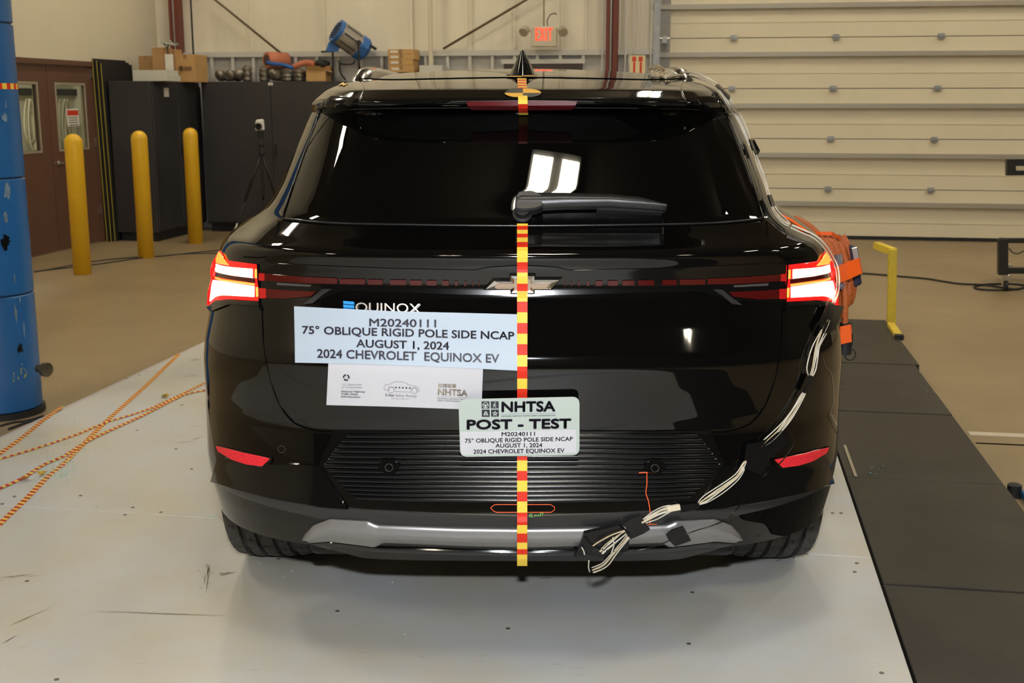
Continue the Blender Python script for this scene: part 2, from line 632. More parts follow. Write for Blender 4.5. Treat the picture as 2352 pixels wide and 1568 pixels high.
_cap = text_mesh('H')[0]
CAPH = _cap[:, 1].max()


def put_text(mb, s_, x0, x1, yb0, yb1, cap, proj, bold=0.0, slant=0.0, mi=0):
    """lettering between pixel columns x0..x1 on the baseline yb0..yb1, laid on the surface proj"""
    V, Fc = text_mesh(s_)
    a, b = V[:, 0].min(), V[:, 0].max()
    bo_ = bold * cap
    t = (V[:, 0] - a) / (b - a)
    k = V[:, 1] / CAPH
    px = x0 + bo_ + t * (x1 - x0 - 2 * bo_) + slant * k
    py = yb0 - bo_ + t * (yb1 - yb0) - k * (cap - 2 * bo_)
    steps = [(0, 0)] if bold <= 0 else [(bo_ * math.cos(q * math.pi / 4), bo_ * math.sin(q * math.pi / 4)) for q in range(8)]
    for dx_, dy_ in steps:
        mb.add(proj(px + dx_, py + dy_), Fc, mi)
    return mb


def flatv(v):
    def f(px, py):
        d = ray(px, py)
        t = v / (d @ VX)
        return CAM + d * t[:, None]
    return f


for ch_, xa, xb in (('E', 1230, 1238.5), ('X', 1240, 1251), ('I', 1253, 1256), ('T', 1258, 1269)):
    put_text(MB(), ch_, xa, xb, 93, 93, 29, flatv(ev - .003), .012).build('letter', exitred, es)
for s_, px, nm in ((-1, 1205, 'left'), (1, 1291, 'right')):
    c = np.array(onv(px, 68, ev))
    ax = np.array(VX) * -1 + np.array([0, 0, -.6]) + UX * s_ * .3
    MB().lathe(c + VX * .05, [(.03, -.05), (.05, .0), (.055, .06), (.05, .065), (.001, .066)], 20, axis=ax).build('lamp_head', lensm, es, smooth=True, auto=35)
    MB().tube([c + VX * .06, np.array(onv(1248 + s_ * 28, 70, ev)) + VX * .05], .012, 8).build('lamp_arm', exitm, es)
MB().tube([onv(x, y, ev) for x, y in cat([(1258, 60), (1257, 48), (1263, 35), (1272, 31), (1279, 33)])], .006, 6).build('cable', matteb, es)

# ---- two-picture sign on the post
ps = thing('picture_sign', 'small cream sign with two red pictures right of the column', 'sign', tuple(onv(1463, 165, ev)))
vbox(1446, 1482, 127, 190, ev, .01, 'board', signy, ps)
for x in (1452, 1467):
    vbox(x, x + 9, 130, 141, ev - .003, .003, 'red_print', signr, ps)
    vbox(x + 2, x + 7, 142, 188, ev - .003, .003, 'red_print', signr, ps)

# ---- big sectional door
gd = thing('door_4', None, None, rw((gl + RW_) / 2, BW, FLZ), kind='structure')
hz = [pv(1906, y, BW)[2] for y in (85, 203, 319, 434)]
sz = [pv(1906, y, BW)[2] for y in (11, 123, 242, 356, 467)]
step = hz[0] - hz[1]
js = [hz[0] + 2 * step, hz[0] + step] + hz + [hz[3] - step]
js = [z for z in js if z > FLZ + .05]
bounds = [3.6] + js + [FLZ + .035]
gu0 = pv(1538, 300, BW)[0]
for i in range(len(bounds) - 1):
    zt, zb = bounds[i] - .004, bounds[i + 1] + .004
    m = MB().rbox(gu0 - .12, RW_, BW + .02, BW + .06, zb, zt)
    for q in (.3, .62):
        zz = zb + (zt - zb) * q
        m.rbox(gu0 - .12, RW_, BW + .014, BW + .02, zz - .0035, zz)
    m.build('panel', doorcream, gd, bevel=.004)
for zz in [sz[0] + 2 * step, sz[0] + step] + sz:
    m = MB().rbox(gu0 - .25, RW_, BW - .035, BW + .02, zz - .012, zz + .022).rbox(gu0 - .25, RW_, BW - .035, BW - .028, zz - .03, zz - .012)
    m.build('strut', strutm, gd)
hx = [pv(x, 88, BW)[0] for x in (1685, 1920, 2162)]
hstep = hx[2] - hx[1]
hcols = hx + [hx[2] + hstep * k for k in (1, 2, 3, 4)]
for zz in js:
    for hu in hcols:
        m = MB().rbox(hu - .035, hu + .035, BW - .012, BW + .02, zz - .03, zz + .03).rbox(hu - .045, hu + .045, BW - .02, BW - .01, zz - .01, zz + .01)
        m.build('hinge', galv, gd, bevel=.004)
rb('bottom_seal', gu0 - .12, RW_, BW + .01, BW + .07, FLZ, FLZ + .035, matteb, gd)
rb('door_jamb', gl, gu0 - .02, BW - .02, BW + .14, FLZ, 3.6, pbr('jamb_grey', (.30, .29, .27), .5), gd)
m = MB().rbox(gl - .07, gl - .045, BW - .17, BW, FLZ, 4.2).rbox(gl - .045, gl + .0, BW - .17, BW - .15, FLZ, 4.2)
m.build('track', galv, gd)
zt_ = pv(1530, 90, BW)[2]
MB().tube([rw(gl - .05, BW - .14, zt_), rw(gu0 - .02, BW - .14, zt_)], .012, 8).build('latch_bolt', steel, gd)
rb('latch_plate', gl + .03, gl + .08, BW - .16, BW - .05, zt_ - .05, zt_ + .03, galv, gd)

# ================================================================ BACKGROUND THINGS
# bollards
bb = gnd(190, 629)
u0, v0, _ = uvz(bb)
bt = pv(168, 307, v0)[2]
bh = bt - FLZ
bprof = [(.080, 0), (.080, bh - .08)] + [(.080 * math.cos(a), bh - .08 + .08 * math.sin(a)) for a in np.linspace(.15, 1.5, 8)]
bol = thing('bollard', 'yellow bollard nearest the blue pole, in front of the brown doors', 'bollard', tuple(bb), 'yellow bollards')
MB().lathe(bb, bprof, 36).build('sleeve', yellowb, bol, smooth=True)
for (px, py), lb in (((336, 591), 'middle yellow bollard in front of the first dark cabinet'),
                     ((450, 558), 'farthest yellow bollard beside the gap between cabinets')):
    c = bol.copy()
    COL.objects.link(c)
    c.location = gnd(px, py)
    c['label'] = lb
    for ch in list(bol.children):
        k = ch.copy()
        COL.objects.link(k)
        k.parent = c


# cabinets
def cabinet(u0, u1, v0, v1, zt, face, label, tags=()):
    c = thing('storage_cabinet', label, 'cabinet', rw((u0 + u1) / 2, (v0 + v1) / 2, FLZ))
    rb('body', u0, u1, v0, v1, FLZ + .1, zt, cabm, c, bevel=.006)
    rb('plinth', u0 + .03, u1 - .03, v0 + .04, v1 - .02, FLZ, FLZ + .1, matteb, c)
    if face == 'v':
        um = (u0 + u1) / 2
        for a, b in ((u0 + .01, um - .003), (um + .003, u1 - .01)):
            d = rb('door', a, b, v0 - .018, v0 - .001, FLZ + .12, zt - .05, cabm, c, bevel=.004)
        rb('handle', um + .03, um + .05, v0 - .05, v0 - .018, .85, 1.0, blackmetal, c, bevel=.004)
        rb('number_tag', um - .03, um + .03, v0 - .004, v0 - .001, zt - .045, zt - .012, labelw, c)
    else:
        vm_ = (v0 + v1) / 2
        for a, b in ((v0 + .01, vm_ - .003), (vm_ + .003, v1 - .01)):
            rb('door', u1 + .001, u1 + .018, a, b, FLZ + .12, zt - .05, cabm, c, bevel=.004)
        rb('handle', u1 + .018, u1 + .05, vm_ + .03, vm_ + .05, .85, 1.0, blackmetal, c, bevel=.004)
        rb('number_tag', u1 + .0185, u1 + .021, v0 + .3, v0 + .42, zt - .17, zt - .07, labelw, c)
    return c


c1u = uvz(gnd(365, 555))[0]
c1v0 = uvz(gnd(365, 555))[1]
c1u0 = LW + .135
c1z = pv(300, 186, c1v0)[2]
cabinet(c1u0, c1u, c1v0, 13.95, c1z, 'u', 'charcoal metal cabinet standing against the left wall beside leaning boards')
C2V = 13.78
c2u0, c2u1 = pv(472, 400, C2V)[0], pv(790, 400, C2V)[0]
c2z = pv(620, 187, C2V)[2]
cabinet(c2u0, c2u1, C2V, BW - .12, c2z, 'v', 'charcoal two-door cabinet on the back wall under the blue film lamp')
c3u0, c3u1 = pv(860, 400, C2V)[0], pv(1040, 400, C2V)[0]
c3z = pv(920, 166, C2V)[2]
cabinet(c3u0, c3u1, C2V, BW - .12, c3z, 'v', 'grey cabinet mostly hidden by the car under the stacked cartons')

# boards leaning against the left wall behind the first cabinet
bt0 = pu(216, 134, LW + .05)
bt1 = pu(292, 135, LW + .05)
lean = thing('leaning_boards', 'black boards with yellow edges leaning between door and cabinet', 'board', rw(LW + .07, bt0[1] + .3, FLZ))
for i in range(5):
    u0 = LW + .012 + i * .019
    m = MB()
    v0, v1 = bt0[1] + .02 + .010 * i, bt1[1] - .03 * (i % 2)
    zt = bt0[2] - .012 * i
    m.hexa([rw(u0 + .035, v0, FLZ), rw(u0 + .049, v0, FLZ), rw(u0 + .049, v1, FLZ), rw(u0 + .035, v1, FLZ),
            rw(u0, v0, zt), rw(u0 + .014, v0, zt), rw(u0 + .014, v1, zt), rw(u0, v1, zt)])
    bd_ = m.build('board', matteb, lean)
    if i % 2 == 0:
        m = MB()
        m.hexa([rw(u0 + .036, v0 - .003, FLZ), rw(u0 + .045, v0 - .003, FLZ), rw(u0 + .045, v0, FLZ), rw(u0 + .036, v0, FLZ),
                rw(u0 + .001, v0 - .003, zt), rw(u0 + .010, v0 - .003, zt), rw(u0 + .010, v0, zt), rw(u0 + .001, v0, zt)])
        m.build('yellow_edge', yellowstripe, bd_)


# cartons on the first cabinet
def carton(x0, x1, y0, y1, v, dep, mat, label, flaps=False, tape=True, group=None, zb=None, grp=None):
    a = pv(x0, (y0 + y1) / 2, v)
    b = pv(x1, (y0 + y1) / 2, v)
    zt = pv((x0 + x1) / 2, y0, v)[2]
    z0 = zb if zb is not None else pv((x0 + x1) / 2, y1, v)[2]
    c = thing('cardboard_box', label, 'box', rw((a[0] + b[0]) / 2, v + dep / 2, z0), grp)
    rb('carton', a[0], b[0], v, v + dep, z0, zt, mat, c, bevel=.003)
    um = (a[0] + b[0]) / 2
    if tape:
        m = MB().rbox(um - .02, um + .02, v - .001, v + dep + .001, zt, zt + .001)
        m.rbox(um - .02, um + .02, v - .0015, v, zt - .05, zt + .001)
        m.build('packing_tape', tapebr, c)
    if flaps:
        m = MB()
        w_ = (b[0] - a[0])
        m.hexa([rw(a[0], v, zt), rw(a[0] + .004, v, zt), rw(a[0] + .004, v + dep, zt), rw(a[0], v + dep, zt),
                rw(a[0] - .07, v, zt - .03), rw(a[0] - .066, v, zt - .026), rw(a[0] - .066, v + dep, zt - .026), rw(a[0] - .07, v + dep, zt - .03)])
        m.hexa([rw(b[0] - .004, v, zt), rw(b[0], v, zt), rw(b[0], v + dep, zt), rw(b[0] - .004, v + dep, zt),
                rw(b[0] + .07, v, zt - .02), rw(b[0] + .074, v, zt - .024), rw(b[0] + .074, v + dep, zt - .024), rw(b[0] + .07, v + dep, zt - .02)])
        m.hexa([rw(a[0], v, zt), rw(b[0], v, zt), rw(b[0], v + .004, zt), rw(a[0], v + .004, zt),
                rw(a[0] + .03, v - .04, zt + .05), rw(b[0] - .06, v - .04, zt + .05), rw(b[0] - .06, v - .036, zt + .05), rw(a[0] + .03, v - .036, zt + .05)])
        m.build('flap', mat, c)
    return c


va = c1v0 + .08
zb1 = c1z
carton(319, 352, 128, 180, va + .55, .25, card, 'small brown carton behind the flat white cartons', zb=zb1)
carton(305, 384, 173, 186, va, .35, cardw, 'lower flat white carton at the front edge of the cabinet', tape=False, zb=zb1)
zt1 = pv(340, 173, va)[2]
carton(305, 380, 161, 173, va + .01, .33, cardw, 'upper flat white carton stacked on another white carton', tape=False, zb=zt1 + .001)
tb = carton(350, 378, 109, 180, va + .45, .22, card, 'tall brown carton with white shipping label between other cartons', zb=zb1)
a = pv(378, 124, va + .44)
rb('shipping_label', a[0] - .0, a[0] + .1, va + .442, va + .449, a[2] - .22, a[2], labelw, tb)
cb = carton(380, 402, 113, 180, va + .70, .2, card, 'narrow brown carton partly behind the round-logo carton', zb=zb1)
cb = carton(403, 448, 125, 182, va + .72, .35, card2, 'large tan carton with dark round print near the corner column', zb=zb1)
c = np.array(onv(416, 157, va + .71))
MB().lathe(c, [(.028, 0), (.028, .004)], 20, axis=-VX).build('round_print', pbr('print_brown', (.12, .06, .03), .7), cb)
a, b = pv(422, 153, va + .71), pv(440, 161, va + .71)
rb('print_bar', a[0], b[0], va + .712, va + .719, b[2], a[2], pbr('print_brown2', (.25, .13, .06), .7), cb)
# crumpled film on top of the tall carton
m = MB()
for i in range(9):
    p = np.array(onv(366 + rng.rand() * 34, 104 - rng.rand() * 3, va + .5 + .02 * i))
    q = p + UX * (rng.rand() - .5) * .14 + np.array([0, 0, .02 + .05 * rng.rand()])
    r_ = p + UX * .05 + VX * .05
    m.add([p, q, r_], [(0, 1, 2)])
tag(m.build('plastic_film', pbr('film', (.4, .4, .36), .3)), 'crumpled clear plastic film on top of the tall brown carton', 'plastic')
m = MB()
p = np.array(onv(384, 112, va + .44))
for dx, dz in ((-.04, .07), (.02, .05), (.01, -.06)):
    m.bar(p, p + UX * dx + np.array([0, 0, dz]), .025, .003)
tag(m.build('strap', matteb), 'small dark green strap tangled on the tall brown carton', 'strap')

# ---- things on the second cabinet
sv = C2V + .05
zc = c2z
reflist = [(490, 503, 160, 'crumpled silver cap nearest the left end of the back cabinet'),
           (512, 525, 160, 'crumpled silver cap second from the left on the back cabinet'),
           (533, 556, 156, 'wide crumpled silver canister on the back cabinet'),
           (553, 572, 150, 'tall crumpled silver canister leaning on the back cabinet'),
           (590, 612, 152, 'dark crumpled silver duct below the coral roll'),
           (613, 640, 157, 'bent silver duct piece left of the open carton'),
           (640, 668, 158, 'dark silver duct elbow just left of the open carton'),
           (670, 695, 158, 'grey metal duct scrap beside the open carton')]
for qi, (x0, x1, yt, lb) in enumerate(reflist):
    a, b = pv(x0, 170, sv), pv(x1, 170, sv)
    zt = pv((x0 + x1) / 2, yt, sv)[2]
    r = (b[0] - a[0]) / 2
    n = 22
    prof = [(r * .8, 0)] + [(r * (.95 + .13 * math.sin(i * 1.9) + .08 * rng.rand()), (zt - zc) * i / 9) for i in range(1, 8)] + [(r * .7, (zt - zc) * .93), (r * .3, zt - zc)]
    if qi in (0, 1, 2, 5):
        # duct pieces lying on their side, mouth to the front
        hh = zt - zc
        um = (a[0] + b[0]) / 2
        k = 12
        P = [rw(um + .04 * math.sin(i * .5 + qi), sv + .02 + .018 * i, zc + hh * (.5 + .06 * math.sin(i * .9))) for i in range(k)]
        o = MB().tube(P, [hh * (.36 if i == 0 else .47 + .03 * math.sin(i * 2.3 + qi)) * (1 - .03 * i) for i in range(k)], 18).build('metal_duct', alu, smooth=True)
    else:
        o = MB().lathe(rw((a[0] + b[0]) / 2, sv + r + .02, zc + .001), prof, n).build('metal_duct', alu, smooth=True)
    V = o.data.vertices
    for q in V:
        q.co.x += (rng.rand() - .5) * r * .25
        q.co.z += (rng.rand() - .5) * r * .2 * (q.co.z > .02)
    tag(o, lb, 'duct')
# coral roll with blue mat
ro = thing('foam_roll', 'coral orange foam roll lying on silver ducts', 'foam', tuple(onv(630, 155, sv + .2)))
A_ = np.array(onv(612, 138, sv + .05))
B_ = np.array(onv(655, 140, sv + .25))
m = MB()
n = 20
pts = []
ax = (B_ - A_) / np.linalg.norm(B_ - A_)
m.lathe(A_, [(.09, 0), (.098, .01), (.098, .27), (.09, .28)], 26, axis=ax)
m.build('foam_sheet', coral, ro, smooth=True, auto=40)
MB().lathe(A_ - ax * .002, [(.065, 0), (.065, .002)], 22, axis=ax).build('roll_core', pbr('core', (.08, .05, .04), .8), ro)
a, b = pv(612, 141, sv - .02), pv(672, 156, sv - .02)
o = MB().tube([onv(x, y, sv) for x, y in cat([(613, 143), (630, 147), (650, 149), (672, 156)])], [.022] * 19, 10).build('blue_mat', bluefoam, smooth=True)
tag(o, 'bright blue rolled mat lying below the coral foam roll', 'mat')
o = MB().tube([onv(x, y, sv + .1) for x, y in cat([(674, 154), (690, 147), (705, 144), (722, 147)])], .035, 12).build('coral_offcut', coral, smooth=True)
tag(o, 'small coral foam offcut between roll and open carton', 'foam')
carton(703, 748, 162, 183, sv - .02, .22, card2, 'small open carton with raised flaps on the dark cabinet', flaps=True, tape=False, zb=zc)
o = MB().lathe(onv(738, 147, sv + .24), [(.045, -.06), (.05, -.03), (.05, .05), (.035, .08), (.03, .1)], 20, axis=UX).build('black_camera', matteb, smooth=True, auto=40)
tag(o, 'black cylindrical device behind the open carton', 'device')
carton(702, 760, 151, 162, sv + .21, .1, card, 'flat brown carton under the black cylindrical device', tape=False, zb=zc)

# ---- film lamp
LV = C2V + .10
fl2 = thing('film_lamp', 'blue and grey film lamp on a black stand above the cabinet', 'lamp', tuple(onv(800, 186, LV)))


def L(x, y, dv=0.):
    return np.array(onv(x, y, LV + dv))


A_ = L(775, 72, -.12)
B_ = L(832, 112, .06)
ax = (B_ - A_) / np.linalg.norm(B_ - A_)
r0 = .135
MB().lathe(A_ + ax * .02, [(r0, 0), (r0, .27), (r0 * .92, .275)], 28, axis=ax).build('body', lampgrey, fl2, smooth=True, auto=35)
MB().lathe(A_ - ax * .02, [(r0 * 1.06, 0), (r0 * 1.06, .045), (r0 * .9, .05)], 28, axis=ax).build('front_ring', lampblue, fl2, smooth=True, auto=35)
m = MB()
xd = np.cross(ax, [0, 0, 1.])
xd /= np.linalg.norm(xd)
yd = np.cross(xd, ax)
for k in range(-3, 4):
    hw = math.sqrt(max(0, 1 - (k / 4.2) ** 2)) * r0 * .8
    c = A_ - ax * .026 + yd * k * .03
    m.bar(c - xd * hw, c + xd * hw, .008, .012)
m.build('louvre', matteb, fl2)
m = MB()
for k in range(8):
    an_ = 2 * math.pi * k / 8
    d = (xd * math.cos(an_) + yd * math.sin(an_)) * r0 * 1.01
    m.bar(A_ + ax * .05 + d, A_ + ax * .26 + d, .012)
m.build('rib', matteb, fl2)
MB().lathe(A_ + ax * .27, [(r0 * 1.0, 0), (r0 * 1.12, .03), (r0 * 1.12, .11), (r0 * .8, .15)], 8, axis=ax).build('rear_housing', lampblue, fl2, bevel=.01)
m = MB()
m.hexa([L(755, 96, -.1), L(786, 98, -.1), L(786, 98, .1), L(755, 96, .1), L(748, 118, -.1), L(776, 119, -.1), L(776, 119, .1), L(748, 118, .1)])
m.build('lower_flap', lampblue, fl2)
m = MB()
m.bar(L(738, 119, -.02), L(772, 117, -.02), .02)
m.bar(L(738, 119, .1), L(772, 117, .1), .02)
m.tube([L(823, 100, -.14), L(825, 150, -.14), L(828, 186, -.05)], .012, 8)
m.tube([L(x, y, -.1) for x, y in cat([(764, 120), (765, 150), (764, 186)])], .012, 8)
m.tube([L(x, y, -.1) for x, y in cat([(777, 138), (781, 145), (797, 147), (811, 146), (815, 138)])], .01, 8)
m.tube([L(x, y, .1) for x, y in cat([(780, 145), (781, 165), (793, 183)])], .01, 8)
m.build('yoke', blackmetal, fl2)
MB().tube([L(824, 98, -.15), L(824, 98, -.2)], .03, 14).build('tilt_knob', matteb, fl2)
MB().bar(L(850, 104), L(864, 113), .03).build('handle', matteb, fl2, bevel=.004)

# ---- stacked tan cartons at mid wall
sv3 = C2V + .04
zp = c3z
lbs = ['lowest tan carton of the tidy stack left of the antenna', 'tan carton second from the bottom of the tidy stack',
       'tan carton second from the top of the tidy stack', 'topmost tan carton of the tidy stack left of the antenna']
ys = [(150, 166), (137, 149), (124, 136), (113, 123)]
xs = [(893, 951), (892, 948), (891, 952), (890, 950)]
for (y0, y1), (x0, x1), lb in zip(ys, xs, lbs):
    zt = pv(920, y0, sv3)[2]
    cc = carton(x0, x1, y0, y1, sv3, .26, card2, lb, zb=zp + .001, grp='tan cartons stacked on the hidden cabinet')
    a = pv(x0 + 6, (y0 + y1) / 2, sv3 - .002)
    rb('printed_label', a[0], a[0] + .09, sv3 - .0015, sv3 - .0005, (zp + zt) / 2 - .012, (zp + zt) / 2 + .012, labelw, cc)
    zp = zt
carton(963, 1016, 150, 166, sv3 + .02, .25, cardw, 'pale flat carton right of the tidy carton stack', tape=False, zb=c3z)

# ---- tripod with white camera head
tp = thing('camera_tripod', 'black tripod with a small white camera before the dark cabinets', 'tripod', tuple(gnd(603, 553)))
tv = uvz(gnd(603, 553))[1]
T = lambda x, y, dv=0.: np.array(onv(x, y, tv + dv))
hub = T(601, 352)
lf = gnd(531, 552)
# left leg foot sits on the floor in front of the cabinets
m = MB()
for ft in (lf, gnd(662, 548), gnd(608, 540)):
    ft = np.array(ft)
    mid = hub * .45 + ft * .55
    lg = MB().tube([hub, mid], .014, 8).tube([mid, ft], .009, 8).build('leg', blackmetal, tp, smooth=True)
MB().tube([np.array(lf) + (hub - lf) * .02, np.array(lf) + (hub - lf) * .2], .0105, 8).build('bare_tube', steel, tp, smooth=True)
MB().tube([hub + np.array([0, 0, .05]), T(604, 450)], .013, 10).build('centre_column', blackmetal, tp)
m = MB()
for ft in (lf, gnd(662, 548), gnd(608, 540)):
    m.tube([T(604, 425), hub * .65 + np.array(ft) * .35], .006, 6)
m.build('brace', blackmetal, tp)
MB().lathe(hub, [(.03, -.03), (.035, 0), (.03, .05), (.02, .07), (.03, .08), (.03, .11)], 16).build('head', matteb, tp)
MB().tube([T(600, 333), T(570, 318, -.1)], .006, 6).build('pan_handle', matteb, tp)
cv = thing('webcam', 'small white camera with black lens on top of the tripod', 'camera', tuple(T(597, 318)))
MB().hexa([T(585, 300), T(608, 300), T(608, 300, .12), T(585, 300, .12), T(587, 275), T(606, 273), T(606, 273, .12), T(587, 275, .12)]).build('body', pbr('cam_white', (.8, .78, .72), .4), cv, bevel=.02, seg=3)
MB().lathe(T(595, 290, -.0), [(.038, 0), (.038, .03), (.02, .031), (.001, .02)], 18, axis=-VX).build('lens', glossb, cv)
MB().lathe(T(599, 318), [(.03, 0), (.03, .09)], 14).build('mount', matteb, cv)

# ---- rigid blue pole
pc = uvz(gnd(8, 967))
pr = .20
_d = ray(6, 967) * [1, 1, 0]
pctr = gnd(6, 967) + _d / np.linalg.norm(_d) * pr
bp = thing('rigid_pole', 'big scratched blue cylindrical impact pole at the left edge', 'pole', tuple(pctr))
zs = [FLZ + .03]
for y in (677, 410, 50):
    zs.append(onv(60, y, pc[1] + pr * .6)[2])
zs.append(3.4)
for i in range(4):
    z0, z1 = zs[i] + .003, zs[i + 1] - .003
    MB().lathe(pctr * [1, 1, 0], [(pr - .006, z0), (pr, z0 + .006), (pr, z1 - .006), (pr - .006, z1)], 72).build('pole_section', bluepole, bp, smooth=True, auto=30)
MB().lathe(pctr * [1, 1, 0], [(pr + .012, FLZ), (pr + .012, FLZ + .03), (pr - .01, FLZ + .031)], 48).build('base_seal', matteb, bp)
MB().lathe(pctr * [1, 1, 0], [(pr - .012, FLZ + .03), (pr - .012, 3.39)], 48).build('core', matteb, bp)


def arcpatch(mb, a0, a1, z0, z1, r, mi=0, n=12):
    V = []
    for i in range(n + 1):
        a = a0 + (a1 - a0) * i / n
        for z in (z0, z1):
            V.append((pctr[0] + r * math.sin(a), pctr[1] - r * math.cos(a), z))
    return mb.add(V, [(2 * i, 2 * i + 2, 2 * i + 3, 2 * i + 1) for i in range(n)], mi)


tz0, tz1 = onv(20, 204, pc[1] + .02)[2], onv(20, 190, pc[1] + .02)[2]
m = MB()
nb_ = 46
for i in range(nb_):
    arcpatch(m, 2 * math.pi * i / nb_, 2 * math.pi * (i + 1) / nb_, tz0, tz1, pr + .0015, i % 2, 3)
pt = m.build('reference_tape', [tapey, taper])
tag(pt, 'red and yellow striped tape ring around the blue pole', 'tape')
# scrapes and black torn tape on the pole


def blob(mb, ac, zc_, ra, rz, mi=0, n=22, jag=.35, r=pr + .001):
    ang = np.linspace(0, 2 * math.pi, n, endpoint=False)
    V = [(pctr[0] + r * math.sin(ac), pctr[1] - r * math.cos(ac), zc_)]
    for a in ang:
        k = 1 - jag * rng.rand()
        aa, zz = ac + ra * math.cos(a) * k, zc_ + rz * math.sin(a) * k
        V.append((pctr[0] + r * math.sin(aa), pctr[1] - r * math.cos(aa), zz))
    mb.add(V, [(0, 1 + i, 1 + (i + 1) % n) for i in range(n)], mi)


pz = lambda y: onv(60, y, pc[1] + .08)[2]
m = MB()
blob(m, .85, pz(555), .14, .045, jag=.5, r=pr + .003)
m.build('torn_tape', ducttape, bp)
m = MB()
blob(m, 1.0, pz(800), .10, .03, jag=.6, r=pr + .003)
m.build('torn_tape', ducttape, bp)
m = MB()
for y, a, ra, rz in ((440, 1.0, .12, .1), (500, .9, .08, .06), (270, 1.1, .1, .06), (240, 1.15, .03, .04), (720, .95, .05, .09), (690, 1.1, .02, .06), (640, 1.0, .02, .05), (760, 1.15, .03, .09)):
    blob(m, a, pz(y), ra, rz * .6, jag=.6, r=pr + .0015)
m.build('scraped_patches', scrape, bp, kind='stuff')
m = MB()
for k in range(16):
    blob(m, .75 + .4 * rng.rand(), pz(850 + 50 * (rng.rand() - .5)), .008 + .02 * rng.rand(), .006 + .01 * rng.rand(), jag=.7, r=pr + .002)
m.build('yellow_rub', pbr('rub', (.35, .36, .1), .6), bp, kind='stuff')
stc = np.array(onv(100, 846, pc[1] + .12))
MB().lathe(stc - UX * .03, [(.02, 0), (.02, .045), (.032, .046), (.036, .05), (.036, .07), (.026, .074), (.001, .072)], 24, axis=UX * .9 - VX * .35).build('pipe_stub', pbr('stub', (.14, .12, .08), .35, metal=.7), bp, smooth=True, auto=35)
m = MB()
for path in ([(0, 978), (30, 970), (60, 966), (100, 955)], [(20, 985), (55, 972), (95, 962)]):
    m.tube([gnd(x, y, FLZ + .03) for x, y in cat(path)], .006, 6)
tag(m.build('floor_cable', matteb, smooth=True), 'thin black cords lying at the foot of the blue pole', 'cord')

# ---- yellow stand
yv = uvz(gnd(2040, 742, 0))[1]
Y_ = lambda x, y, dv=0.: np.array(onv(x, y, yv + dv))
ys_ = thing('yellow_stand', 'bent yellow tube stand on the grey plates at right', 'stand', tuple(Y_(2050, 742)))
m = MB().bar(Y_(2050, 572), Y_(2047, 745), .055)
m.build('post', yellows, ys_, bevel=.005)
MB().bar(Y_(2053, 578), Y_(2012, 563, .18), .05).build('arm', yellows, ys_, bevel=.005)
a = gnd(2046, 745, .01)
b = gnd(2064, 772, .01)
MB().bar(a, b, .05, .03).build('foot', yellows, ys_, bevel=.005)
MB().bar(b, np.array(b) + (np.array(b) - a) * .12, .055, .035).build('end_cap', matteb, ys_, bevel=.005)

# ---- black equipment cart at right edge
ct = gnd(2309, 668)
cv_ = uvz(ct)[1]
K = lambda x, y, dv=0.: np.array(onv(x, y, cv_ + dv))
cart = thing('equipment_cart', 'black steel cart frame on casters at the right edge', 'cart', tuple(ct))
MB().bar(K(2303, 548), K(2303, 630), .075).build('post', blackmetal, cart, bevel=.004)
for dv in (0, .7):
    MB().bar(K(2294, 552, dv), K(2620, 552, dv), .04).build('rail', blackmetal, cart, bevel=.003)
    MB().bar(K(2310, 621, dv), K(2620, 621, dv), .05).build('rail', blackmetal, cart, bevel=.003)
    MB().bar(K(2620, 300, dv), K(2620, 630, dv), .075).build('post', blackmetal, cart, bevel=.004)
MB().bar(K(2303, 552, .7), K(2303, 628, .7), .07).build('post', blackmetal, cart, bevel=.004)
for x in (2303, 2620):
    for y in (552, 625):
        MB().bar(K(x, y), K(x, y, .7), .045).build('rail', blackmetal, cart)
m = MB()
m.bar(K(2312, 373), K(2640, 373), .055)
m.bar(K(2312, 397), K(2640, 397), .04)
m.bar(K(2321, 366), K(2321, 402), .07)
m.build('upper_arm', blackmetal, cart)
for x, dv in ((2309, 0), (2309, .7), (2620, 0), (2620, .7)):
    cc = K(x, 668, dv)
    cc[2] = FLZ
    cs = MB().rbox(*(lambda q: (q[0] - .035, q[0] + .035, q[1] - .03, q[1] + .03))(uvz(cc)), FLZ + .09, FLZ + .14).build('caster_fork', steel, cart, bevel=.004)
    MB().lathe(cc + np.array([0, 0, .045]) - UX * .015, [(.02, 0), (.045, .004), (.045, .026), (.02, .03)], 20, axis=UX).build('caster_wheel', matteb, cart, smooth=True, auto=35)
m = MB().tube([K(x, y, -.01) for x, y in cat([(2318, 570), (2326, 580), (2340, 582), (2352, 576), (2370, 570)])], .005, 6)
m.build('loose_cable', matteb, cart)

# floor cables
o = MB().tube([gnd(x, y, FLZ + .008) for x, y in cat([(1940, 626), (1990, 628), (2060, 634), (2130, 640), (2200, 651), (2260, 654), (2330, 664), (2352, 660), (2420, 650)], 5)], .0085, 8).build('floor_cable', matteb, smooth=True)
tag(o, 'black cable running on the floor behind the yellow stand', 'cable')
o = MB().tube([gnd(x, y, FLZ + .008) for x, y in cat([(2300, 652), (2262, 653), (2238, 658), (2250, 664), (2300, 666), (2345, 662), (2352, 655), (2310, 651)], 5)], .0085, 8).build('floor_cable', matteb, smooth=True)
tag(o, 'black cable loop lying around the cart caster', 'cable')
for dy, lb in ((0, 'black cable passing between the bollards on the floor'), (3.5, 'second black cable just in front of the first, by the bollards')):
    o = MB().tube([gnd(x, y + dy + 2 * math.sin(x * .02 + dy), FLZ + .006) for x, y in cat([(78, 622), (165, 609), (215, 602), (300, 592), (360, 587), (430, 580), (500, 576), (560, 573), (760, 570)], 5)], .006, 6).build('floor_cable', matteb, smooth=True)
    tag(o, lb, 'cable')

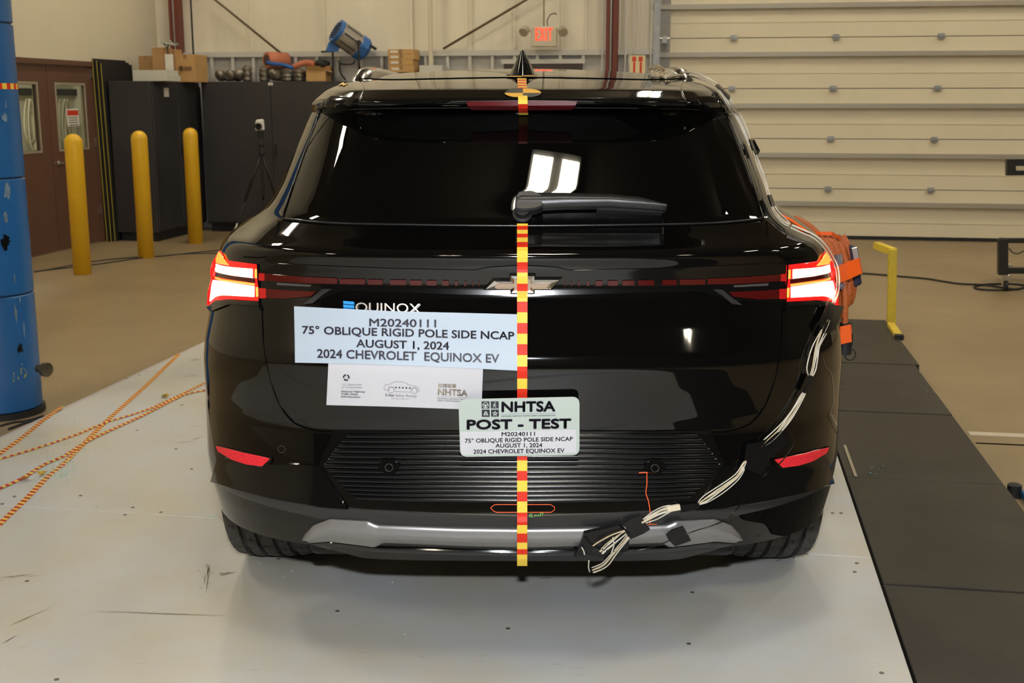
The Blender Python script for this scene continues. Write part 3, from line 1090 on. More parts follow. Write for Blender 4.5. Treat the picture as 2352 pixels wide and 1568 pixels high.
# ---- floor trims at right, partial base
a, b = gnd(2222, 992), gnd(2352, 1001)
au, bu = uvz(a), uvz(b)
rb('trim_2', au[0], au[0] + 3, au[1] - .06, au[1], FLZ, FLZ + .004, concrete2, kind='structure')
rb('trim_3', au[0], au[0] + 3, au[1] - .2, au[1] - .19, FLZ, FLZ + .003, dark, kind='structure')
p = gnd(2326, 1134)
fb = thing('floor_anchor', 'blue steel floor anchor with black knob at right edge', 'anchor', tuple(p))
q = uvz(p)
rb('base_plate', q[0] + .02, q[0] + .4, q[1] - .2, q[1] - .03, FLZ, FLZ + .03, pbr('anchor_blue', (.02, .13, .30), .4), fb, bevel=.005)
MB().lathe(rw(q[0], q[1] - .02, FLZ), [(.045, 0), (.045, .006), (.028, .008), (.028, .045), (.02, .05)], 24).build('knob', matteb, fb, smooth=True, auto=35)

# ================================================================ PLATFORM
plat = thing('test_platform', 'scuffed white plastic sheet platform under the car', 'platform', rw(-1.3, 4.5, FLZ))
PU0, PU1 = -3.155, .56
js_ = [.4, 1.75, 3.94, 6.18, 8.56]
for i in range(4):
    rb('sheet', PU0, PU1 - .004, js_[i] + .002, js_[i + 1] - .002, -.02, 0, whitep, plat, bevel=.003)
rb('underlay', PU0 + .02, PU1 - .01, js_[0] + .01, js_[-1] - .01, FLZ, -.02, matteb, plat)
rb('edge_strip', PU0 - .05, PU0 - .002, js_[0], js_[-1], FLZ, -.012, pbr('edge_lilac', (.50, .47, .47), .5), plat, bevel=.003)
m = MB()
scr = [(62, 1334), (775, 1403), (1167, 1443), (1582, 1478), (2025, 1545), (1968, 1293), (1963, 1313), (185, 1138), (287, 1182), (305, 1165), (370, 1176),
       (440, 1077), (315, 988), (418, 930), (290, 869), (320, 861), (1912, 1178), (1932, 1178), (404, 1031), (407, 916), (5, 1157), (33, 1140), (130, 1560), (640, 1283), (1590, 1360)]
for x, y in scr:
    c = gnd(x, y, 0.0005)
    m.lathe(c, [(.0068, 0), (.0068, .001), (.0045, .0004)], 12)
m.build('screws', screwm, plat, kind='stuff')
m = MB()


def smear(x0, y0, x1, y1, w_, k=5, jit=.5):
    a, b = np.array(gnd(x0, y0, .0008)), np.array(gnd(x1, y1, .0008))
    d = b - a
    n_ = np.array([-d[1], d[0], 0])
    n_ /= np.linalg.norm(n_)
    for i in range(k):
        s = rng.rand() * .4
        e = s + .2 + .4 * rng.rand()
        o = n_ * (rng.rand() - .5) * w_ * 3
        p, q = a + d * s + o, a + d * min(1, e) + o + n_ * (rng.rand() - .5) * w_
        mm = (p + q) / 2 + n_ * w_ * (.2 + .3 * rng.rand())
        mm2 = (p + q) / 2 - n_ * w_ * (.2 + .3 * rng.rand())
        m.add([p, mm2, q, mm], [(0, 1, 2, 3)])


for a in ((180, 1402, 590, 1417, .003, 6), (0, 1325, 110, 1318, .006, 5), (480, 1290, 470, 1370, .006, 6), (500, 1320, 540, 1310, .008, 7), (375, 1015, 470, 1015, .004, 5),
          (440, 1010, 475, 1000, .005, 5), (420, 830, 470, 822, .015, 3), (415, 865, 465, 862, .010, 3), (0, 1445, 150, 1380, .003, 4), (1220, 1330, 1310, 1326, .004, 5), (1775, 1287, 1810, 1280, .006, 5),
          (430, 980, 475, 975, .003, 4), (0, 1480, 60, 1450, .004, 3)):
    smear(*a)
for i in range(26):
    x, y = rng.rand() * 2000, 1290 + rng.rand() * 260
    if 700 < x < 1700 and y < 1340:
        continue
    smear(x, y, x + 20 + 60 * rng.rand(), y - 3 + 6 * rng.rand(), .0015, 2)
for i in range(14):
    x, y = 440 + 80 * rng.rand(), 1300 + rng.rand() * 75
    smear(x, y, x + 10 * rng.rand() + 4, y + 8 * rng.rand(), .003, 2)
m.build('scuff_marks', scuff, plat, kind='stuff')

pads = thing('steel_plates', 'row of dark grey floor plates right of the white platform', 'plates', rw(.87, 5, FLZ))
rb('underlay', PU1, 1.15, .4, 8.5, FLZ, -.03, matteb, pads)
pj = [8.56, 7.08, uvz(gnd(2150, 951, 0))[1], uvz(gnd(2000, 897, 0))[1], uvz(gnd(2100, 1102, 0))[1], uvz(gnd(2150, 1347, 0))[1], 3.0, 1.7, .4]
pj = sorted(set(round(v, 3) for v in pj), reverse=True)
for i in range(len(pj) - 1):
    u1 = 1.20 if i == 0 else 1.175
    rb('plate', PU1 + .006, u1, pj[i + 1] + .004, pj[i] - .004, FLZ, 0 - .002 * (i % 2), padm, pads, bevel=.003)
m = MB()
q0, q1 = gnd(1940, 1022, .001), gnd(1966, 1094, .001)
m.bar(q0, q1, .012, .002)
m.build('slot', steel, pads)
m = MB()
for i in range(14):
    t = rng.rand()
    q = np.array(gnd(2110 + rng.rand() * 40, 850 + rng.rand() * 60, .001)) if i < 7 else np.array(gnd(1990 + 40 * rng.rand(), 1065 + 30 * rng.rand(), .001))
    q[2] = .0012
    m.add([q, q + np.array([.012 * rng.rand() + .004, .004, 0]), q + np.array([.006, .008 + .02 * rng.rand(), 0])], [(0, 1, 2)])
m.build('blue_paint_flecks', pbr('fleck', (.08, .22, .30), .5), pads, kind='stuff')


# ---- striped tapes on the platform
def floor_tape(pts, w_, label, lift=.0012, seg=.018):
    P = np.array([gnd(x, y, lift) for x, y in cat(pts, 8)])
    L_ = np.r_[0, np.cumsum(np.linalg.norm(np.diff(P, axis=0), axis=1))]
    n = int(L_[-1] / seg)
    m = MB()
    E = []
    for i in range(n + 2):
        row = []
        for sgn, sh in ((-1, 0), (1, .014)):
            s = min(max(i * seg + sh - .006, 0), L_[-1])
            c = np.array([np.interp(s, L_, P[:, k]) for k in range(3)])
            c2 = np.array([np.interp(min(s + .02, L_[-1]), L_, P[:, k]) for k in range(3)])
            c1 = np.array([np.interp(max(s - .02, 0), L_, P[:, k]) for k in range(3)])
            d = c2 - c1
            d /= np.linalg.norm(d) + 1e-9
            row.append(c + np.array([-d[1], d[0], 0]) * sgn * w_ / 2)
        E.append(row)
    for i in range(n + 1):
        m.add([E[i][0], E[i][1], E[i + 1][1], E[i + 1][0]], [(3, 2, 1, 0)], i % 2)
    o = m.build('striped_tape', [pbr('floor_tape_yellow', (.80, .60, .10), .5), pbr('floor_tape_red', (.50, .022, .012), .5)])
    tag(o, label, 'tape', 'striped tapes stuck across the white platform')


floor_tape([(412, 812), (330, 890), (243, 968), (152, 1059), (108, 1096), (60, 1145), (0, 1202), (-60, 1262)], .026, 'longest striped tape, from platform edge down to the lower left corner')
floor_tape([(480, 874), (393, 916), (330, 943), (243, 970), (174, 998), (80, 1030), (-30, 1062)], .022, 'striped tape running left from behind the car, upper of the crossing pair', .0020)
floor_tape([(480, 894), (430, 904), (393, 920), (325, 955), (208, 1009), (150, 1045), (100, 1067), (50, 1098), (-30, 1134)], .024, 'striped tape with torn end, lower of the crossing pair', .0028)
floor_tape([(143, 933), (95, 968), (50, 1005), (0, 1041), (-40, 1072)], .026, 'short striped tape closest to the blue pole foot')
# crumpled tape bits
for (x, y), lb in (((378, 911), 'crumpled yellow tape scrap sticking up near the car'), ((95, 1090), 'crumpled striped tape knot among the glass crumbs'), ((55, 1103), 'flattened torn tape scrap left of the crumpled knot')):
    m = MB()
    c = np.array(gnd(x, y, .003))
    k = 12
    P = [c + np.array([(rng.rand() - .5) * .06, (rng.rand() - .5) * .05, rng.rand() * .02]) for _ in range(k)]
    for i in range(k - 2):
        m.add([P[i], P[i + 1], P[i + 2]], [(0, 1, 2)], i % 2 if y > 1000 else 0)
    tag(m.build('tape_scrap', [pbr('scrap_y%d' % x, (.6, .42, .05), .4), pbr('scrap_r%d' % x, (.4, .05, .03), .4)]), lb, 'tape')
# glass crumbs
m = MB()
ico = [(1, 0, 0), (-1, 0, 0), (0, 1, 0), (0, -1, 0), (0, 0, 1), (0, 0, -.6)]
icf = [(0, 2, 4), (2, 1, 4), (1, 3, 4), (3, 0, 4), (2, 0, 5), (1, 2, 5), (3, 1, 5), (0, 3, 5)]
for (x, y, sx, sy, n) in ((130, 1085, 26, 14, 190), (150, 1062, 20, 12, 60), (75, 1003, 14, 5, 26), (115, 1040, 40, 15, 40), (150, 1010, 60, 45, 40), (260, 900, 130, 50, 45),
                          (500, 1190, 25, 25, 16), (489, 1187, 6, 3, 14), (200, 820, 80, 60, 35), (895, 1339, 3, 2, 3), (930, 1460, 3, 2, 3), (620, 1280, 130, 40, 10), (225, 1167, 30, 6, 6)):
    for i in range(n):
        qx, qy = x + rng.randn() * sx, y + rng.randn() * sy
        up = qy > 1005 - (qx / 470) * 215
        c = np.array(gnd(qx, qy, 0.002 if up else FLZ + .002))
        r = .0012 + .0022 * rng.rand()
        a = rng.rand() * 6
        V = [c + r * np.array([p[0] * math.cos(a) - p[1] * math.sin(a), p[0] * math.sin(a) + p[1] * math.cos(a), p[2] + .5]) for p in ico]
        m.add(V, icf)
o = m.build('glass_crumbs', shardm, kind='stuff')
tag(o, 'pale green broken window glass crumbs scattered on the floor', 'glass')
o['kind'] = 'stuff'

# ---- ceiling fixtures
fx = [(-5.0, 3.4), (-5.0, 7.8), (-5.0, 12.0), (-.01, 1.0), (-.3, 7.4), (-.3, 11.6), (4.6, 3.4), (4.6, 7.8), (4.6, 12.0), (-5.0, -3.0), (-.3, -4.2), (4.6, -3.0), (8.0, 5.0), (8.0, 10.0)]
f0 = None
place = ['over the blue pole', 'over the bollards', 'over the left corner', 'over the photographer', 'over the car roof', 'over the exit sign', 'over the right floor area',
         'over the yellow stand', 'over the big door', 'behind the camera at left', 'behind the camera at centre', 'behind the camera at right', 'beyond the right edge, near', 'beyond the right edge, far']
for (u, v), pl in zip(fx, place):
    if f0 is None:
        f = thing('ceiling_light', 'x', 'light', rw(u, v, CZ - .25), 'twin strip ceiling lights')
        rb('housing', u - .18, u + .18, v - .62, v + .62, CZ - .2, CZ - .12, pbr('fixture_grey', (.10, .10, .09), .5), f)
        for s in (-1, 1):
            for k in (-1, 0, 1):
                rb('tube', u + s * .10 + k * .046 - .020, u + s * .10 + k * .046 + .020, v - .58, v + .58, CZ - .235, CZ - .205, tubel, f)
        for s in (-.13, .11):
            rb('hanger', u + s, u + s + .02, v - .01, v + .01, CZ - .13, CZ, steel, f)
        f0 = f
        ref = np.array(rw(u, v, CZ - .25))
    else:
        f = f0.copy()
        COL.objects.link(f)
        f.location = rw(u, v, CZ - .25)
        for ch in list(f0.children):
            k = ch.copy()
            COL.objects.link(k)
            k.parent = f
    f['label'] = 'white twin strip ceiling light ' + pl

# ================================================================ CAR
# body surface as stacked plan outlines: rear centre Y, half width, rear corner length, front Y per height
TB = np.array([
    # z     Yr    W     L    Yf    Lf
    (.28, .085, .890, .50, 4.70, .7),
    (.30, .070, .900, .50, 4.75, .7),
    (.34, .035, .915, .52, 4.80, .7),
    (.41, .010, .935, .55, 4.84, .7),
    (.456, .000, .945, .57, 4.85, .7),
    (.50, .006, .955, .58, 4.85, .7),
    (.55, .012, .960, .60, 4.85, .7),
    (.665, .028, .962, .60, 4.84, .8),
    (.70, .024, .961, .60, 4.83, .8),
    (.78, .006, .956, .60, 4.81, .9),
    (.842, -.006, .945, .60, 4.79, .9),
    (.87, .000, .939, .60, 4.76, .9),
    (.94, .028, .927, .59, 4.65, 1.0),
    (1.01, .052, .913, .57, 4.35, 1.1),
    (1.04, .058, .906, .56, 4.10, 1.1),
    (1.09, .050, .893, .56, 3.75, 1.0),
    (1.118, .038, .868, .56, 3.62, .9),
    (1.128, .045, .858, .56, 3.58, .9),
    (1.150, .110, .832, .57, 3.50, .8),
    (1.176, .168, .795, .57, 3.42, .7),
    (1.187, .190, .778, .56, 3.38, .7),
    (1.207, .205, .755, .55, 3.32, .6),
    (1.26, .240, .726, .53, 3.18, .6),
    (1.384, .330, .676, .47, 2.88, .6),
    (1.470, .395, .640, .42, 2.66, .6),
    (1.482, .330, .634, .45, 2.62, .6),
    (1.489, .300, .630, .47, 2.60, .6),
    (1.501, .300, .622, .47, 2.57, .6),
    (1.512, .340, .614, .47, 2.54, .6),
    (1.533, .420, .598, .42, 2.48, .55),
    (1.556, .620, .572, .40, 2.42, .5),
    (1.582, .98, .530, .38, 2.34, .45),
    (1.600, 1.30, .460, .32, 2.26, .4),
    (1.611, 1.53, .370, .25, 2.18, .3),
    (1.618, 1.68, .250, .15, 2.10, .2),
    (1.622, 1.80, .120, .05, 2.02, .1)])
TB[:, 2] *= np.interp(TB[:, 0], [.28, .40, 1.05, 1.2], [.995, .984, .984, 1.0])
zz_ = np.arange(.28, 1.6221, .001)


def _smooth(c, sig=4):
    a = np.interp(zz_, TB[:, 0], c) if len(c) == len(TB) else c
    k = np.exp(-.5 * (np.arange(-15, 16) / sig) ** 2)
    k /= k.sum()
    p = np.r_[2 * a[0] - a[15:0:-1], a, 2 * a[-1] - a[-2:-17:-1]]
    return np.convolve(p, k, 'valid')


def _smooth2(c):
    # broad smoothing for widths (no creases along the body side)
    return _smooth(_smooth(_smooth(c, 7), 7), 7)


TYR, TW, TL, TYF, TLF = _smooth(TB[:, 1]), _smooth2(TB[:, 2]), _smooth2(TB[:, 3]), _smooth(TB[:, 4]), _smooth(TB[:, 5])


def par(z):
    return [np.interp(z, zz_, t) for t in (TYR, TW, TL, TYF, TLF)]


def PEX(z):
    return np.interp(z, [1.12, 1.21], [3.8, 5.0])


def surf(x, z):
    x = np.abs(np.asarray(x, float))
    z = np.asarray(z, float)
    yr, w_, l, yf, lf = par(z)
    a = np.clip(x / w_, 0, 1)
    y = yr + l * (1 - np.sqrt(np.maximum(0, 1 - a ** PEX(z))))
    y = y + 60 * np.maximum(0, x - w_)
    y = y + 200 * np.maximum(0, z - 1.622)
    return y


def plate_plane(x, z):
    return -.020 + (.765 - np.asarray(z)) * .10 + 0 * np.asarray(x)


def hit(px, py, off=0.0, sf=None):
    """where the line of sight of a photo pixel meets the body, moved off along the normal"""
    sf = sf or surf
    px = np.atleast_1d(np.asarray(px, float))
    py = np.atleast_1d(np.asarray(py, float))
    px, py = np.broadcast_arrays(px, py)
    D = ray(px, py)
    ys = np.linspace(-.2, 2.6, 420)
    T_ = (ys[None, :] - CAM[1]) / D[:, 1:2]
    X = CAM[0] + D[:, 0:1] * T_
    Z = CAM[2] + D[:, 2:3] * T_
    G = ys[None, :] - sf(X, Z)
    pos = G > 0
    any_ = pos.any(1)
    first = np.where(any_, pos.argmax(1), G.argmax(1))
    lo = T_[np.arange(len(px)), np.maximum(first - 1, 0)]
    hi = T_[np.arange(len(px)), first]
    for _ in range(18):
        mid = (lo + hi) / 2
        P = CAM + D * mid[:, None]
        g = P[:, 1] - sf(P[:, 0], P[:, 2])
        up = (g > 0) & any_
        hi = np.where(up, mid, hi)
        lo = np.where(up | ~any_, lo, mid)
    t = np.where(any_, hi, T_[np.arange(len(px)), first])
    P = CAM + D * t[:, None]
    e = .004
    fx_ = (sf(P[:, 0] + e, P[:, 2]) - sf(P[:, 0] - e, P[:, 2])) / (2 * e)
    fz_ = (sf(P[:, 0], P[:, 2] + e) - sf(P[:, 0], P[:, 2] - e)) / (2 * e)
    fx_ = np.clip(fx_, -6, 6)
    fz_ = np.clip(fz_, -6, 6)
    N = np.stack([fx_, -np.ones_like(fx_), fz_], -1)
    N /= np.linalg.norm(N, axis=1)[:, None]
    if np.isscalar(off):
        off = np.full(len(px), off)
    return P + N * np.asarray(off)[:, None]


def proj(off, sf=None):
    return lambda px, py: hit(px, py, off, sf)


def sym(pts):
    """mirror a pixel polyline given for the left half (ending at the middle) to the right half"""
    pts = list(pts)
    r = [(2399.5 - x, y) for x, y in pts[::-1]]
    if abs(pts[-1][0] - 1199.75) < 6:
        r = r[1:]
    return pts + r


def patch(name, mat, T_, B_, Lp=None, Rp=None, off=.004, thick=.012, nu=40, nv=12, parent=None, sf=None, edge=.0025,
          offf=None, mirror=False, label=None, smoothp=True, mi=None, shift=None):
    """solid panel bounded by four pixel polylines, following the body; chamfered rim"""
    T_ = resample(T_, nu + 1)
    B_ = resample(B_, nu + 1)
    Lp = resample(Lp if Lp is not None else [T_[0], B_[0]], nv + 1)
    Rp = resample(Rp if Rp is not None else [T_[-1], B_[-1]], nv + 1)
    u = np.linspace(0, 1, nu + 1)[None, :, None]
    v = np.linspace(0, 1, nv + 1)[:, None, None]
    P = (1 - v) * T_[None] + v * B_[None] + (1 - u) * Lp[:, None] + u * Rp[:, None] \
        - ((1 - u) * (1 - v) * T_[0] + u * (1 - v) * T_[-1] + (1 - u) * v * B_[0] + u * v * B_[-1])
    flat = P.reshape(-1, 2)
    U_, V_ = np.meshgrid(np.linspace(0, 1, nu + 1), np.linspace(0, 1, nv + 1))
    o = np.full(flat.shape[0], off) if offf is None else off + offf(U_.ravel(), V_.ravel())
    front = hit(flat[:, 0], flat[:, 1], o, sf)
    # outer ring a little lower: find border px slightly expanded is avoided; use back ring
    idx = lambda i, j: i * (nu + 1) + j
    border = [idx(0, j) for j in range(nu + 1)] + [idx(i, nu) for i in range(1, nv + 1)] + [idx(nv, j) for j in range(nu - 1, -1, -1)] + [idx(i, 0) for i in range(nv - 1, 0, -1)]
    cen = flat.mean(0)
    bp_ = flat[border]
    back = hit(bp_[:, 0], bp_[:, 1], o[border] - thick, sf)
    ch = None
    F_ = []
    for i in range(nv):
        for j in range(nu):
            F_.append((idx(i, j), idx(i + 1, j), idx(i + 1, j + 1), idx(i, j + 1)))
    n = len(front)
    # chamfer ring
    c3 = front.mean(0)
    fb = front[border]
    out = (fb - back)
    nb2 = len(border)
    tang = np.roll(fb, -1, 0) - np.roll(fb, 1, 0)
    nrm = out / (np.linalg.norm(out, axis=1)[:, None] + 1e-12)
    side = np.cross(tang, nrm)
    side /= np.linalg.norm(side, axis=1)[:, None] + 1e-12
    sg = np.sign(((fb - c3) * side).sum(1).mean()) or 1
    ring = fb + side * sg * edge * .8 - nrm * edge
    backr = back + side * sg * edge * .8
    V = np.vstack([front, ring, backr])
    for k in range(nb2):
        k2 = (k + 1) % nb2
        F_.append((border[k], border[k2], n + k2, n + k))
        F_.append((n + k, n + k2, n + nb2 + k2, n + nb2 + k))
    if mirror:
        V = V * [-1, 1, 1]
        F_ = [f[::-1] for f in F_]
    # orientation: faces should look to -Y
    a, b, c = V[F_[0][0]], V[F_[0][1]], V[F_[0][2]]
    if np.cross(b - a, c - a)[1] > 0:
        F_ = [f[::-1] for f in F_]
    if shift is not None:
        V = V + np.array(shift)
    m = MB()
    m.add(V, F_)
    ob = m.build(name, mat, parent, smooth=smoothp, auto=32 if smoothp else None, label=label)
    return ob


def polypatch(name, mat, pts, off, parent=None, sf=None, mirror=False, thick=.004, label=None, sub=4, mats=None):
    """thin solid cut to a pixel outline (convex or star shaped around its centre), following the body"""
    P = np.array(pts, float)
    n = len(P)
    cen = P.mean(0)
    V2 = [cen]
    for s in range(1, sub + 1):
        for p in P:
            V2.append(cen + (p - cen) * s / sub)
    V2 = np.array(V2)
    fr_ = hit(V2[:, 0], V2[:, 1], off, sf)
    bk = hit(P[:, 0], P[:, 1], off - thick, sf)
    F_ = [(0, 1 + i, 1 + (i + 1) % n) for i in range(n)]
    for s in range(1, sub):
        a, b = 1 + (s - 1) * n, 1 + s * n
        for i in range(n):
            i2 = (i + 1) % n
            F_.append((a + i, b + i, b + i2, a + i2))
    a, b = 1 + (sub - 1) * n, len(V2)
    for i in range(n):
        i2 = (i + 1) % n
        F_.append((a + i, b + i, b + i2, a + i2))
    V = np.vstack([fr_, bk])
    if mirror:
        V = V * [-1, 1, 1]
        F_ = [f[::-1] for f in F_]
    e1, e2 = V[F_[0][1]] - V[F_[0][0]], V[F_[0][2]] - V[F_[0][0]]
    if np.cross(e1, e2)[1] > 0:
        F_ = [f[::-1] for f in F_]
    m = MB()
    m.add(V, F_)
    return m.build(name, mat, parent, smooth=True, auto=35, label=label)


def line(name, mat, pts, r, parent=None, off=.003, sf=None, mirror=False, k=6, n=6, flat=False, smoothp=True):
    q = cat(pts, k) if k > 1 else np.array(pts, float)
    P = hit(q[:, 0], q[:, 1], off, sf)
    if mirror:
        P = P * [-1, 1, 1]
    return MB().tube(P, r, n).build(name, mat, parent, smooth=True)


car = thing('car', 'glossy black crossover car with lit red tail lamps, rear view', 'car', (0, 2.4, 0))

# ---- body shell
zr = np.r_[np.arange(.30, 1.10, .010), np.arange(1.10, 1.20, .004), np.arange(1.20, 1.46, .010), np.arange(1.46, 1.622, .002)]
nphi = 46
phi = np.linspace(0, math.pi / 2, nphi)
a_rear = np.stack([np.sin(phi) ** (2 / 3.), 1 - np.cos(phi)], -1)      # x/W, (Y-Yr)/L
ns = 70
WY = [.93, 3.87]
WR = .365


def outline(z):
    yr, w_, l, yf, lf = par(z)
    X, Y = [], []
    ex = float(2 / PEX(z))
    X += list(w_ * np.sin(phi) ** ex)
    Y += list(yr + l * a_rear[:, 1])
    s = np.linspace(0, 1, ns + 2)[1:-1]
    ya, yb = yr + l, yf - lf
    X += [w_] * ns
    Y += list(ya + (yb - ya) * s)
    X += list(w_ * a_rear[::-1, 0])
    Y += list(yf - lf * a_rear[::-1, 1])
    return np.array(X), np.array(Y)


x0_, y0_ = outline(.5)
bzc = np.full(len(x0_), .34)
bzc = np.where((x0_ < .56) & (y0_ < 1), .30 + .04 * np.clip((x0_ - .44) / .12, 0, 1), bzc)
bzc = np.where(y0_ > 1.5, .26, bzc)
for wy in WY:
    dd = (.43 ** 2 - (y0_ - wy) ** 2)
    arch = np.where(dd > 0, WR + np.sqrt(np.maximum(dd, 0)), 0)
    bzc = np.where(x0_ > .8, np.maximum(bzc, arch), bzc)
V, Fc = [], []
nc = len(x0_)
for z in zr:
    for i in range(nc):
        ze = max(z, bzc[i])
        V.append(ze)
V = np.array(V).reshape(len(zr), nc)
cache = {}
PX, PY = np.zeros_like(V), np.zeros_like(V)
for i in range(len(zr)):
    ux = np.unique(V[i])
    for z in ux:
        if z not in cache:
            cache[z] = outline(z)
        X, Y = cache[z]
        mk = V[i] == z
        PX[i][mk] = X[mk]
        PY[i][mk] = Y[mk]
me_v, me_f = [], []
R_ = len(zr)
for sgn in (1, -1):
    b0 = len(me_v)
    for i in range(R_):
        for j in range(nc):
            me_v.append((sgn * PX[i, j], PY[i, j], V[i, j]))
    for i in range(R_ - 1):
        for j in range(nc - 1):
            if V[i, j] == V[i + 1, j] and V[i, j + 1] == V[i + 1, j + 1]:
                continue
            f = (b0 + i * nc + j, b0 + i * nc + j + 1, b0 + (i + 1) * nc + j + 1, b0 + (i + 1) * nc + j)
            me_f.append(f if sgn > 0 else f[::-1])
    # roof cap
    i = R_ - 1
    for j in range(nc // 2):
        k = nc - 1 - j
        f = (b0 + i * nc + j, b0 + i * nc + j + 1, b0 + i * nc + k - 1, b0 + i * nc + k)
        if j + 1 < k - 1:
            me_f.append(f if sgn > 0 else f[::-1])
body = MB()
body.add(me_v, me_f)
bo = body.build('body_shell', paint, car, smooth=True)
import bmesh
bm_ = bmesh.new()
bm_.from_mesh(bo.data)
bmesh.ops.remove_doubles(bm_, verts=bm_.verts, dist=.0002)
bmesh.ops.recalc_face_normals(bm_, faces=bm_.faces)
bm_.to_mesh(bo.data)
bm_.free()
for p in bo.data.polygons:
    p.use_smooth = True

# unseen dark box added to block light under the body, and wheel housings
MB().wbox(-.60, .60, .25, 4.5, .24, .42).build('underbody_blocker', matteb, car, bevel=.02)
for s in (-1, 1):
    for wy in WY:
        m = MB()
        V2, F2 = [], []
        for i in range(17):
            a = -.25 + (math.pi + .5) * i / 16
            for xx in (.58, .90):
                V2.append((s * xx, wy - .425 * math.cos(a), WR + .425 * math.sin(a)))
        F2 = [(2 * i, 2 * i + 1, 2 * i + 3, 2 * i + 2) for i in range(16)]
        m.add(V2, F2)
        m.add([(s * .58, wy - .425 * math.cos(-.25 + (math.pi + .5) * i / 16), WR + .425 * math.sin(-.25 + (math.pi + .5) * i / 16)) for i in range(17)], [tuple(range(17))])
        m.build('wheel_housing', matteb, car)

# ---- wheels
HALF = .131


def tyre():
    prof = []   # (x, r, kind)
    tread = np.linspace(-.118, .118, 60)
    groove = [-.072, -.026, .026, .072]
    for x in tread:
        crown = .365 - .010 * (abs(x) / .118) ** 3
        g = any(abs(x - gx) < .0062 for gx in groove)
        prof.append((x, crown - (.013 if g else 0), 0 if g else (1 if abs(x) > .08 else 2)))
    side = [(.126, .348, 0), (.131, .325, 0), (.131, .30, 0), (.124, .272, 0), (.112, .262, 0)]
    prof = [(-x, r, k) for x, r, k in side[::-1]] + prof + side
    N = 216
    V2, F2 = [], []
    for i in range(N):
        a = 2 * math.pi * i / N
        for x, r, k in prof:
            rr_ = r
            # lateral sipes curve backwards over each rib
            ii = (i + int(abs(x) * 60)) % 6
            if (k == 1 and ii == 0) or (k == 2 and ii == 3 and abs(abs(x) - .0) > .004):
                rr_ = r - .005
            V2.append((x, rr_ * math.sin(a), rr_ * math.cos(a)))
    n = len(prof)
    for i in range(N):
        i2 = (i + 1) % N
        for j in range(n - 1):
            F2.append((i * n + j, i2 * n + j, i2 * n + j + 1, i * n + j + 1))
    return V2, F2


TV, TF = tyre()
tv_ = np.array(TV)
for s in (-1, 1):
    for wy, nm in ((WY[0], 'rear'), (WY[1], 'front')):
        c = np.array([s * .808, wy, WR])
        t = MB()
        t.add(tv_ + c, TF)
        to = t.build('tyre', rubber, car)
        m = MB()
        m.lathe(c + np.array([s * .02, 0, 0]), [(.262, -.13), (.262, .085), (.25, .095), (.235, .09), (.225, .03)], 48, axis=(s, 0, 0))
        for k in range(10):
            a = 2 * math.pi * k / 10
            m.bar(c + np.array([s * .105, .03 * math.sin(a), .03 * math.cos(a)]), c + np.array([s * .112, .245 * math.sin(a + .05), .245 * math.cos(a + .05)]), .034, .02)
        m.lathe(c + np.array([s * .09, 0, 0]), [(.07, 0), (.07, .03), (.05, .036), (.001, .036)], 24, axis=(s, 0, 0))
        m.build('rim', pbr('rim%s%d' % (nm, s), (.10, .10, .105), .3, metal=.8), to)

# ---- side windows and door lines
def sidepatch(name, mat, pts, s, off=.004, n=10):
    """quad on the body side given by four (Y, z) corners"""
    a, b, c, d = [np.array(p, float) for p in pts]
    V2, F2 = [], []
    for i in range(n + 1):
        for j in range(n + 1):
            q = (1 - i / n) * ((1 - j / n) * a + j / n * b) + i / n * ((1 - j / n) * d + j / n * c)
            w_ = float(par(q[1])[1])
            V2.append((s * (w_ + off), q[0], q[1]))
    for i in range(n):
        for j in range(n):
            f = (i * (n + 1) + j, i * (n + 1) + j + 1, (i + 1) * (n + 1) + j + 1, (i + 1) * (n + 1) + j)
            F2.append(f if s < 0 else f[::-1])
    m = MB()
    m.add(V2, F2)
    return m.build(name, mat, car, smooth=True)


for s in (-1, 1):
    sidepatch('side_window', glassb, [(.98, 1.21), (1.78, 1.20), (1.75, 1.48), (1.08, 1.46)], s)
    sidepatch('side_window', glassb, [(1.84, 1.20), (3.0, 1.16), (2.42, 1.44), (1.80, 1.48)], s)
    for yy in (.92, 1.81, 2.9):
        sidepatch('door_gap', dark, [(yy, .34), (yy + .008, .34), (yy + .008, 1.16), (yy, 1.16)], s, off=.0015, n=6)
    sidepatch('sill_cladding', satin, [(1.38, .265), (3.42, .265), (3.42, .40), (1.38, .40)], s, off=.006, n=6)
    for yy in (1.15, 2.1):
        w_ = float(par(1.02)[1])
        MB().bar((s * (w_ + .012), yy, 1.02), (s * (w_ + .012), yy + .17, 1.02), .022, .03).build('door_handle', glossb, car, bevel=.006)
    # mirror
    xm = s * .86
    ow = .31 if s > 0 else .17
    mm = MB().hexa([(xm, 2.72, 1.06), (xm + s * ow, 2.74, 1.08), (xm + s * (ow - .03), 2.9, 1.08), (xm, 2.95, 1.06),
                    (xm, 2.72, 1.18), (xm + s * (ow - .02), 2.74, 1.18), (xm + s * (ow - .05), 2.86, 1.17), (xm, 2.92, 1.18)])
    mo = mm.build('door_mirror', paint, car, bevel=.03, seg=4)

# ---- spoiler, roof
m = MB()
